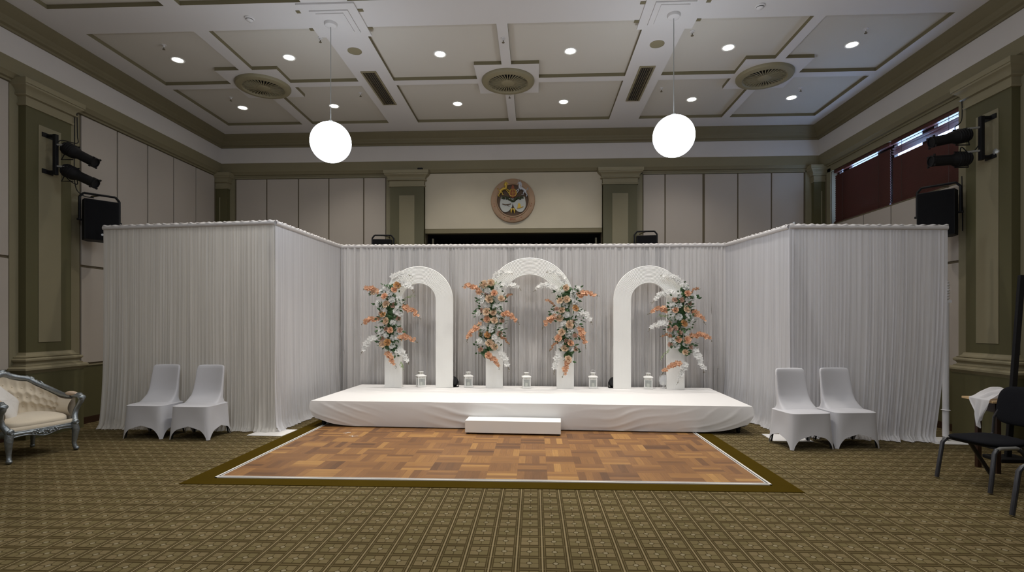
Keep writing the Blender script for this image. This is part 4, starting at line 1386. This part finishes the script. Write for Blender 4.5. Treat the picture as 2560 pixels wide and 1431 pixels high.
# seat cushion
def cush(u, v):
    a = 2 * pi * u
    ph = -pi / 2 + pi * v
    e = 0.45
    c, s = cos(a), sin(a)
    cp = abs(cos(ph)) ** 0.5
    x = 0.33 * math.copysign(abs(c) ** e, c) * cp
    y = 0.315 * math.copysign(abs(s) ** e, s) * cp
    z = 0.395 + 0.062 * math.copysign(abs(sin(ph)) ** 0.7, sin(ph)) + (0.018 * (1 - (x / 0.33) ** 2) if ph > 0 else 0)
    return (x - 0.02, y, z)
mb = MB().grid(64, 20, cush, cu=True)
mb.build('seat_cushion', M_CREAMUP, arm, smooth=1.5)
# upholstered rail and carved silver apron
def apron(u, v):
    y = (u - 0.5) * 0.66
    drop = 0.028 * (1 - abs(2 * u - 1)) - 0.022 * sin(pi * abs(2 * u - 1)) ** 2
    z = 0.335 - (0.055 + drop) * v
    bow = 0.03 * (1 - (2 * u - 1) ** 2)
    return (0.30 + bow + 0.012 * sin(v * pi), y, z)
mb = MB().grid(48, 8, apron)
mb.tube([apron(k / 40, 1.0) for k in range(41)], 0.010, 8)
mb.tube([apron(k / 40, 0.0) for k in range(41)], 0.007, 8)
rn = random.Random(4)
for k in range(26):
    u = 0.30 + 0.40 * k / 25
    x, y, z = apron(u, 0.45 + 0.3 * sin(k * 1.9))
    mb.ball((x + 0.006, y, z), rn.uniform(0.007, 0.014), 7, 0, (0.6, 1.2, 0.9))
for s in (-1, 1):
    pts = [(0.30, s * 0.33, 0.31), (0.0, s * 0.345, 0.30), (-0.30, s * 0.30, 0.31)]
    mb.tube(pts, 0.022, 8, flat=1.6)
mb.tube([(-0.30, -0.30, 0.31), (-0.34, 0, 0.31), (-0.30, 0.30, 0.31)], 0.022, 8)
mb.build('apron', M_SILVER, arm, smooth=1.0)
def up(u, v):
    y = (u - 0.5) * 0.64
    bow = 0.03 * (1 - (2 * u - 1) ** 2)
    return (0.295 + bow + 0.008 * sin(v * pi), y, 0.385 - 0.06 * v)
mb = MB().grid(30, 5, up)
mb.box((0, 0, 0.335), (0.58, 0.62, 0.05))
mb.build('seat_base', M_CREAMUP, arm, smooth=0.8)
for s in (-1, 1):
    mb = MB().tube([(0.305, s * 0.322, 0.33), (0.318, s * 0.335, 0.25), (0.310, s * 0.33, 0.17), (0.302, s * 0.325, 0.09), (0.312, s * 0.33, 0.045), (0.325, s * 0.335, 0.022)], [0.040, 0.038, 0.030, 0.022, 0.024, 0.020], 12)
    mb.ball((0.325, s * 0.335, 0.026), 0.028, 12, 0, (1.25, 1, 0.9))
    mb.ball((0.338, s * 0.335, 0.27), 0.018, 8, 0, (0.6, 1, 1.2))
    mb.build('leg', M_SILVER, arm, smooth=1.0)
    mb = MB().tube([(-0.30, s * 0.26, 0.32), (-0.315, s * 0.265, 0.18), (-0.33, s * 0.27, 0.02)], [0.034, 0.026, 0.020], 10)
    mb.ball((-0.33, s * 0.27, 0.025), 0.026, 10)
    mb.build('leg', M_SILVER, arm, smooth=1.0)
# pillow leaning in the left arm of the armchair
def pil(u, v):
    a, ph = 2 * pi * u, -pi / 2 + pi * v
    c, s = cos(a), sin(a)
    cp = abs(cos(ph)) ** 0.7
    pinch = 1 + 0.10 * abs(sin(2 * a)) ** 3
    return (0.19 * math.copysign(abs(c) ** 0.55, c) * cp * pinch, 0.19 * math.copysign(abs(s) ** 0.55, s) * cp * pinch, 0.065 * sin(ph) + 0.004 * noise.noise((c * 3, s * 3, v)))
pm = T(0, 0, 0) @ Matrix.Rotation(R(20), 4, 'Z') @ Matrix.Rotation(R(64), 4, 'Y') @ Matrix.Rotation(R(40), 4, 'Z')
tag(MB().grid(48, 20, pil, 0, pm, cu=True).build('pillow', mat('pillow_white', (0.72, 0.70, 0.67), 0.8, bump=0.2, bscale=20), smooth=1.5, loc=(-6.03, 5.60, 0.63), rot=(0, 0, 0)), 'white square pillow leaning in the silver armchair', 'pillow')

# ================================================================ BLACK CHAIRS, TABLE, CLOTH
def black_chair(loc, rotz, label):
    root = thing('conference_chair', label, 'chair', loc, rotz, 'black padded chairs at the right edge')
    def seat(u, v):
        a, ph = 2 * pi * u, -pi / 2 + pi * v
        c, s = cos(a), sin(a)
        cp = abs(cos(ph)) ** 0.45
        x = 0.235 * math.copysign(abs(c) ** 0.6, c) * cp
        y = 0.225 * math.copysign(abs(s) ** 0.6, s) * cp
        return (x, y * 1.12 - 0.02, 0.435 + 0.036 * sin(ph) + 0.012 * (y / 0.2) ** 2 - 0.012)
    MB().grid(48, 14, seat, cu=True).build('seat', M_SEATBLK, root, smooth=1.2)
    def back(u, v):
        a, ph = 2 * pi * u, -pi / 2 + pi * v
        c, s = cos(a), sin(a)
        cp = abs(cos(ph)) ** 0.4
        x = 0.20 * math.copysign(abs(c) ** 0.55, c) * cp
        z = 0.185 * math.copysign(abs(s) ** 0.55, s) * cp
        return (x, 0.365 + 0.026 * sin(ph) + z * 0.22 - 0.25 * x * x * 1.5, 0.735 + z)
    MB().grid(48, 14, back, cu=True).build('backrest', M_SEATBLK, root, smooth=1.2)
    for s in (-1, 1):
        MB().tube([(s * 0.235, -0.20, 0.395), (s * 0.24, -0.235, 0.36), (s * 0.25, -0.29, 0.012)], 0.019, 10).build('leg', M_FRAMEBLK, root)
        MB().tube([(s * 0.235, 0.02, 0.395), (s * 0.24, 0.07, 0.36), (s * 0.25, 0.34, 0.012)], 0.019, 10).build('leg', M_FRAMEBLK, root)
        MB().tube([(s * 0.235, -0.215, 0.385), (s * 0.236, -0.17, 0.402), (s * 0.236, 0.0, 0.402), (s * 0.236, 0.045, 0.385)], 0.017, 10).build('side_rail', M_GREYM, root)
        MB().tube([(s * 0.21, 0.02, 0.40), (s * 0.21, 0.25, 0.40), (s * 0.21, 0.315, 0.44), (s * 0.20, 0.315, 0.60), (s * 0.17, 0.335, 0.68)], 0.012, 10).build('back_support', M_FRAMEBLK, root)
    MB().box((0, -0.06, 0.402), (0.44, 0.30, 0.014)).build('seat_pan', M_BLACK, root, smooth=0)
    return root

ch = black_chair((4.33, 5.12, 0), R(-79), 'black padded chair in front of the oak table, seat toward the dance floor')
dup(ch, (4.15, 4.12, 0), R(-74), 'nearest black padded chair, cut off by the right edge of the picture')

root = thing('table', 'pale oak topped table with dark frame behind the black chairs', 'table', (4.64, 5.82, 0), R(-2))
TZ = 0.75
MB().box((0.60, -0.20, TZ - 0.012), (1.20, 0.40, 0.024)).build('tabletop', M_WOODTOP, root, smooth=0, bevel=0.004)
mb = MB()
for y in (-0.05, -0.35):
    mb.box((0.60, y, TZ - 0.075), (1.04, 0.02, 0.10))
for x in (0.08, 1.12):
    mb.box((x, -0.20, TZ - 0.075), (0.02, 0.28, 0.10))
mb.build('apron', M_DARKWOOD, root, smooth=0)
for x in (0.11, 1.09):
    for y in (-0.08, -0.32):
        MB().box((x, y, 0.33), (0.04, 0.04, 0.66)).build('leg', M_DARKWOOD, root, smooth=0)

def cloth(u, v):
    # u along the table's left edge (toward the camera), v from the hanging tip up and over the top
    y = 5.665 - u * 0.23 + 0.03 * noise.noise((u * 4, v * 4, 2))
    if v < 0.42:
        q = 1 - v / 0.42
        wv = 1 - 0.80 * q ** 1.4
        y = 5.55 + (y - 5.55) * wv - 0.02 * q
        hang = 0.31 * (1 - 0.35 * abs(u - 0.45) * 2)
        return (4.625 - 0.022 + 0.022 * sin(u * 16) * q - 0.02 * q, y, TZ + 0.012 - hang * q)
    q = (v - 0.42) / 0.58
    heap = 0.015 + 0.10 * sin(pi * min(1, q * 1.15)) ** 2 * (0.6 + 0.4 * sin(u * 7 + 1)) + 0.02 * noise.noise((u * 7, q * 8, 5)) * min(1, q * 5) + 0.012 * sin(u * 20 + q * 6) * min(1, q * 4)
    return (4.60 + 0.62 * q, y + 0.02 * sin(q * 9), TZ + max(0.006, heap))
tag(MB().grid(60, 60, cloth).build('chiffon_cloth', M_CLOTHW, smooth=2.0), 'crumpled white chiffon cloth draped over the oak table corner', 'cloth')

root = thing('screen_stand', 'tall slim black stand leaning behind the oak table', 'stand', (5.31, 6.03, 0), 0)
mb = MB()
mb.loft([[(-0.03, -0.02, 0.03), (0.03, -0.02, 0.03), (0.03, 0.02, 0.03), (-0.03, 0.02, 0.03)], [(0.12, -0.02, 2.08), (0.18, -0.02, 2.08), (0.18, 0.02, 2.08), (0.12, 0.02, 2.08)]])
mb.build('post', M_BLACK, root, smooth=0, bevel=0.008)
MB().box((0, 0, 0.02), (0.35, 0.25, 0.04)).build('base', M_BLACK, root, smooth=0, bevel=0.008)

# ================================================================ WALL SPEAKERS AND STAGE LIGHTS
def speaker(loc, rotz, size, label, arm_to, tilt=0):
    w, d, h = size
    root = thing('loudspeaker', label, 'speaker', loc, rotz, 'black wall speakers in yoke brackets')
    poly = [(-w / 2, -d / 2), (w / 2, -d / 2), (w / 2, d * 0.1), (w * 0.30, d / 2), (-w * 0.30, d / 2), (-w / 2, d * 0.1)]
    M_ = Matrix.Rotation(tilt, 4, 'X')
    MB().loft([[(*p, -h / 2) for p in poly], [(*p, h / 2) for p in poly]], M=M_).build('cabinet', M_BLACK, root, smooth=0, bevel=0.008)
    MB().box((0, -d / 2 - 0.004, 0), (w * 0.94, 0.010, h * 0.96), M=M_).build('grille', M_GRILLE, root, smooth=0)
    MB().lathe([(0.001, 0.004), (0.016, 0.003), (0.018, 0.0)], 16, M=M_ @ T(0, -d / 2 - 0.009, -h * 0.36, R(90))).build('badge', M_GREYM, root)
    e = w / 2 + 0.03
    mb = MB()
    pth = [(-e, 0, 0), (-e, 0, h / 2 + 0.04), (-e + 0.05, 0, h / 2 + 0.10), (e - 0.05, 0, h / 2 + 0.10), (e, 0, h / 2 + 0.04), (e, 0, 0)]
    for p, q in zip(pth, pth[1:]):
        mb.tube([p, q], 0.017, 6)
    for s in (-1, 1):
        mb.tube([(s * (w / 2 - 0.005), 0, 0), (s * (e + 0.03), 0, 0)], 0.016, 10)
    mb.build('yoke', M_BLACK, root, smooth=0.5)
    mb = MB()
    mb.tube([(0, 0, h / 2 + 0.10), arm_to], 0.016, 8)
    mb.build('wall_arm', M_CAP, root)
    return root

speaker((-6.56, 7.52, 3.07), R(52), (0.42, 0.30, 0.60), 'black speaker on the left wall beside the olive pilaster', (-0.06, 0.22, 0.40))
speaker((5.63, 7.45, 3.05), R(-50), (0.42, 0.30, 0.62), 'black speaker on the right wall under the red blinds', (0.05, 0.25, 0.42))
speaker((-3.15, 10.62, 2.98), R(6), (0.38, 0.28, 0.56), 'black speaker on the back wall just above the drape, left side', (0.08, 0.32, 0.40))
speaker((2.24, 10.50, 3.00), R(-6), (0.38, 0.28, 0.56), 'black speaker on the back wall just above the drape, right side', (-0.08, 0.42, 0.40))

def bracket(x, y, z, s, label):
    root = thing('lighting_bracket', label, 'bracket', (x, y, z), 0, 'black pipe brackets for the stage lights')
    MB().box((s * 0.13, 0, 0), (0.045, 0.05, 0.56)).build('upright', M_BLACK, root, smooth=0, bevel=0.004)
    for zz in (-0.24, 0.26):
        mb = MB().tube([(0.0, 0, zz), (s * 0.14, 0, zz)], 0.022, 10)
        mb.box((s * 0.012, 0, zz), (0.02, 0.16, 0.06))
        mb.build('wall_clamp', M_BLACK, root, smooth=0.6)
    for zz in (-0.16, 0.14):
        MB().tube([(s * 0.14, 0.0, zz), (s * 0.26, 0.05, zz)], 0.014, 8).build('side_arm', M_GREYM, root)
    return root

bracket(-6.75, 6.86, 3.87, 1, 'black bracket on the left pilaster carrying two stage lights')
bk = bracket(5.83, 6.84, 3.90, -1, 'black bracket on the right pilaster carrying two stage lights')
MB().ball((0.02, -0.06, -0.20), 0.05, 16, 0, (1, 1, 1.15)).build('glass_globe', M_GREYM, bk)

def stage_light(p, d, label, s):
    root = thing('stage_light', label, 'light', p, 0, 'black profile stage lights')
    M_ = Vector(d).to_track_quat('Z', 'Y').to_matrix().to_4x4()
    mb = MB().lathe([(0.001, -0.25), (0.045, -0.25), (0.078, -0.225), (0.088, -0.18), (0.088, -0.06), (0.070, -0.03), (0.066, 0.0), (0.066, 0.20), (0.072, 0.205), (0.072, 0.235), (0.060, 0.237), (0.060, 0.22), (0.001, 0.215)], 24, M=M_)
    mb.build('barrel', M_BLACK, root)
    mb = MB()
    for k in range(4):
        a = pi / 4 + pi / 2 * k
        mb.box((0.088 * cos(a), 0.088 * sin(a), 0.225), (0.026, 0.026, 0.012), M=M_)
    mb.build('frame_holder', M_BLACK, root, smooth=0)
    mb = MB()
    for k in range(5):
        mb.lathe([(0.086, -0.20 + k * 0.03), (0.094, -0.197 + k * 0.03), (0.086, -0.193 + k * 0.03)], 24, M=M_)
    mb.build('cooling_fin', M_BLACK, root)
    mb = MB()
    ends = [M_ @ Vector((0, q * 0.10, -0.05)) for q in (-1, 1)]
    back = Vector((-s * 0.17, 0.0, 0))
    mb.tube([ends[0], ends[0] + back, ends[1] + back, ends[1]], 0.008, 6)
    mb.build('yoke', M_BLACK, root)
    return root

stage_light((-6.38, 6.98, 3.90), (0.80, 0.10, -0.42), 'upper black stage light on the left pilaster bracket', 1)
stage_light((-6.38, 6.98, 3.60), (0.80, 0.10, -0.38), 'lower black stage light on the left pilaster bracket', 1)
stage_light((5.40, 6.95, 3.94), (-0.85, 0.06, -0.16), 'upper black stage light on the right pilaster bracket', -1)
stage_light((5.40, 6.95, 3.66), (-0.86, 0.06, -0.03), 'lower black stage light on the right pilaster bracket', -1)
def cable(pts, label):
    P = [Vector(p) for p in pts]
    out = []
    for i in range(len(P) - 1):
        a, b_, c_, d_ = P[max(i - 1, 0)], P[i], P[i + 1], P[min(i + 2, len(P) - 1)]
        for k in range(8):
            t = k / 8
            out.append(0.5 * ((2 * b_) + (c_ - a) * t + (2 * a - 5 * b_ + 4 * c_ - d_) * t * t + (3 * b_ - a - 3 * c_ + d_) * t ** 3))
    out.append(P[-1])
    tag(MB().tube(out, 0.0065, 6).build('cable', M_BLACK), label, 'cable')
cable([(-6.72, 7.30, 4.70), (-6.70, 7.29, 4.30), (-6.66, 7.24, 4.16), (-6.62, 6.95, 4.10), (-6.62, 6.86, 4.00)], 'black cable looping from the left capital to the lighting bracket')
cable([(-6.60, 6.88, 3.72), (-6.52, 6.95, 3.55), (-6.46, 7.02, 3.50), (-6.46, 7.02, 3.57)], 'black cable sagging under the lower left stage light')
cable([(-6.735, 7.285, 4.72), (-6.74, 7.285, 4.2), (-6.74, 7.29, 3.6), (-6.70, 7.36, 3.44), (-6.62, 7.48, 3.42)], 'black cable running down the left wall to the speaker')
cable([(5.81, 7.28, 4.60), (5.80, 7.27, 4.30), (5.66, 7.20, 4.18), (5.52, 7.00, 4.02)], 'black cable hanging beside the right pilaster to the upper stage light')
cable([(5.72, 6.87, 3.86), (5.66, 6.95, 3.74), (5.58, 7.00, 3.84), (5.55, 6.98, 3.68)], 'black cable looping from the right bracket to the lower stage light')
cable([(5.85, 7.33, 3.55), (5.85, 7.32, 3.2), (5.86, 7.33, 2.8)], 'black cable down the wall beside the right speaker')

# ================================================================ COAT OF ARMS
em = thing('coat_of_arms', 'round carved wooden plaque with lion, unicorn and two shields on the bulkhead', 'plaque', (-0.455, YB - 0.06, 4.125))
Mx = Matrix.Rotation(R(90), 4, 'X')        # lathe axis towards -y
M_WD = mat('carved_wood', (0.30, 0.19, 0.11), 0.55, var=0.25, vscale=8, bump=0.3, bscale=40)
M_WD2 = mat('dark_carved_wood', (0.075, 0.040, 0.016), 0.6, var=0.3, vscale=12)
M_GOLD = mat('gilt', (0.55, 0.37, 0.06), 0.4, 0.4)
M_SILV = mat('painted_silver', (0.46, 0.47, 0.50), 0.5, 0.2)
M_SHIELD = mat('shield_grey', (0.40, 0.41, 0.38), 0.5, var=0.1)
M_REDP = mat('red_brown_crest', (0.26, 0.065, 0.022), 0.6)
M_WREATH = mat('dark_green_wreath', (0.030, 0.038, 0.012), 0.7, var=0.4, vscale=30)
MB().lathe([(0.001, 0.01), (0.33, 0.01), (0.335, 0.055), (0.350, 0.060), (0.365, 0.045), (0.44, 0.045), (0.462, 0.035), (0.468, 0.0), (0.001, 0.0)], 72, M=Mx).build('rim', M_WD, em)
MB().lathe([(0.001, 0.018), (0.332, 0.018)], 64, M=Mx).build('field', M_WD2, em)
def shield(cx_, cz, mirror, m, name):
    pts = []
    for k in range(25):
        t = k / 24
        a = -pi * t
        pts.append((0.118 * cos(a), 0.155 * sin(a) * (0.75 + 0.25 * sin(pi * t)) ))
    poly = [(x * 1.15, z * 1.15 + 0.01) for x, z in [(-0.118, 0.115), (0.118, 0.115)] + pts]
    M_ = T(cx_, 0, cz) @ Matrix.Rotation(R(10 * mirror), 4, 'Y')
    MB().prism(poly, -0.045, -0.018, 'y', M=M_).build(name, m, em, smooth=0.5, bevel=0.006)
shield(-0.142, -0.085, 1, M_SHIELD, 'shield')
shield(0.142, -0.085, -1, M_SHIELD, 'shield')
mb = MB().tube([(-0.22, -0.05, -0.075), (-0.16, -0.052, -0.095), (-0.10, -0.052, -0.09), (-0.04, -0.05, -0.075)], 0.010, 8)
mb.tube([(-0.12, -0.05, -0.10), (-0.07, -0.05, -0.13)], 0.006, 6)
mb.build('shield_device', M_WD2, em)
mb = MB().prism([(0.10, -0.16), (0.11, -0.08), (0.13, -0.055), (0.155, -0.08), (0.175, -0.15), (0.15, -0.165)], -0.056, -0.044, 'y')
mb.tube([(0.09, -0.05, -0.17), (0.15, -0.052, -0.165), (0.22, -0.05, -0.135)], 0.009, 6)
mb.build('shield_charge', M_GOLD, em, smooth=0.6)
def beast(s, m, name, mane):
    mb = MB()
    F = lambda x, z, y=-0.052: (s * (x * 1.08 + 0.005), y, z * 1.25 + 0.095)
    mb.tube([F(0.13, 0.115), F(0.17, 0.125), F(0.215, 0.10), F(0.245, 0.075)], [0.030, 0.030, 0.024, 0.026], 10)      # trunk
    mb.tube([F(0.135, 0.12), F(0.125, 0.16), F(0.135, 0.20)], [0.030, 0.026, 0.022], 10)        # neck
    mb.ball(F(0.13, 0.215), 0.026, 10, 0, (1.2, 0.8, 0.95))
    mb.tube([F(0.12, 0.215), F(0.085, 0.205 - 0.01 * mane)], [0.017, 0.010], 8)                     # muzzle
    mb.tube([F(0.14, 0.235), F(0.145, 0.242 if mane else 0.255)], [0.008, 0.003], 5)                            # ear
    mb.tube([F(0.115, 0.115), F(0.085, 0.10), F(0.06, 0.075)], [0.014, 0.009, 0.009], 7)         # forelegs
    mb.tube([F(0.12, 0.10), F(0.10, 0.075), F(0.075, 0.045)], [0.013, 0.009, 0.008], 7)
    mb.tube([F(0.235, 0.07), F(0.255, 0.04), F(0.275, 0.015), F(0.262, -0.015)], [0.022, 0.014, 0.010, 0.010], 7)   # hind legs
    mb.tube([F(0.22, 0.07), F(0.20, 0.045), F(0.205, 0.02), F(0.165, 0.018)], [0.018, 0.011, 0.008, 0.008], 7)
    mb.tube([F(0.25, 0.085), F(0.275, 0.10), F(0.285, 0.13), F(0.30, 0.12)], [0.008, 0.006, 0.006, 0.010], 6)     # tail
    if mane:
        mb.ball(F(0.14, 0.19), 0.036, 10, 0, (0.9, 0.7, 1.2))
    else:
        mb.tube([F(0.112, 0.235), F(0.095, 0.275)], [0.005, 0.001], 5)
        mb.tube([F(0.155, 0.22), F(0.165, 0.18), F(0.162, 0.14)], 0.011, 6)
    mb.build(name, m, em, smooth=1.0)
beast(-1, M_GOLD, 'lion', 1)
beast(1, M_SILV, 'unicorn', 0)
cm = Matrix.Translation((0, 0, 0.02)) @ Matrix.Diagonal((1.45, 1, 1.35, 1))
mb = MB().prism([(-0.06, 0.10), (-0.045, 0.05), (0, 0.025), (0.045, 0.05), (0.06, 0.10), (0.055, 0.15), (-0.055, 0.15)], -0.045, -0.018, 'y', M=cm)
mb.prism([(-0.03, 0.15), (0.03, 0.15), (0.018, 0.20), (0.0, 0.235), (-0.018, 0.20)], -0.045, -0.018, 'y', M=cm)
mb.build('crest', M_REDP, em, smooth=0.5)
mb = MB()
for x in (-0.035, 0, 0.035):
    mb.tube([(x, -0.05, 0.05), (x * 1.4, -0.052, 0.10), (x * 0.8, -0.05, 0.15)], 0.004, 5, M=cm)
mb.tube([(-0.06, -0.05, 0.10), (0.06, -0.05, 0.10)], 0.004, 5, M=cm)
mb.tube([(0.06 * cos(a), -0.05, 0.105 + 0.055 * sin(a)) for a in [k * 2 * pi / 20 for k in range(21)]], 0.004, 5, M=cm)
mb.build('crest_tracery', M_GOLD, em)
mb = MB()
rn = random.Random(9)
for k in range(70):
    x = rn.uniform(-0.23, 0.23)
    mb.ball((x, -0.04 + rn.uniform(-0.01, 0.01), 0.055 - 0.060 * math.exp(-(x / 0.08) ** 2) + rn.uniform(-0.022, 0.022)), rn.uniform(0.014, 0.026), 6)
mb.build('wreath', M_WREATH, em)
mb = MB()
for s in (-1, 1):
    mb.tube([(s * 0.014, -0.045, -0.175), (s * 0.034, -0.047, -0.215), (s * 0.034, -0.045, -0.275)], [0.015, 0.020, 0.003], 8)
mb.build('feather', M_GOLD, em)
def lettering(txt, ang, size, r=0.402):
    cu = bpy.data.curves.new('lettering', 'FONT')
    cu.body = txt
    cu.size = size
    cu.extrude = 0.003
    cu.align_x = 'CENTER'
    cu.align_y = 'CENTER'
    o = bpy.data.objects.new('lettering', cu)
    COL.objects.link(o)
    dg = bpy.context.evaluated_depsgraph_get()
    me = bpy.data.meshes.new_from_object(o.evaluated_get(dg))
    me.materials.clear()
    me.materials.append(M_REDP)
    bpy.data.objects.remove(o)
    q = bpy.data.objects.new('lettering', me)
    COL.objects.link(q)
    q.parent = em
    q.matrix_local = Matrix.Translation((r * sin(ang), -0.047, -r * cos(ang))) @ Matrix.Rotation(-ang, 4, 'Y') @ Matrix.Rotation(R(90), 4, 'X')
lettering('ERIX', 0, 0.062)
mb = MB()
for s in (-1, 1):
    for a0 in (R(24), R(70), R(78)):
        pts = [(s * 0.402 * sin(a0 + k * 0.02), -0.048, -0.402 * cos(a0 + k * 0.02) + 0.008 * sin(k * 1.2)) for k in range(5)]
        mb.tube(pts, 0.006, 5)
mb.build('rim_scroll', M_REDP, em)

# small pieces belong to the part that carries them
SUB = {'shield_device': 'shield', 'shield_charge': 'shield', 'lettering': 'rim', 'rim_scroll': 'rim', 'crest_tracery': 'crest', 'badge': 'grille', 'frame_holder': 'barrel', 'cooling_fin': 'barrel', 'bunched_sleeve': 'sleeve', 'strap': 'sleeve', 'vent_slot': 'frame', 'cord': 'slats', 'slot': 'chamber'}
bpy.context.view_layer.update()
for o in list(bpy.data.objects):
    base = o.name.split('.')[0]
    if o.parent and base in SUB and o.parent.type == 'EMPTY' and base != 'cord' or (base == 'cord' and o.parent and o.parent.name.startswith('venetian_blind')):
        c = [k for k in kids(o.parent) if k.name.split('.')[0] == SUB[base]]
        if c:
            o.parent = c[-1] if base == 'shield_charge' else c[0]
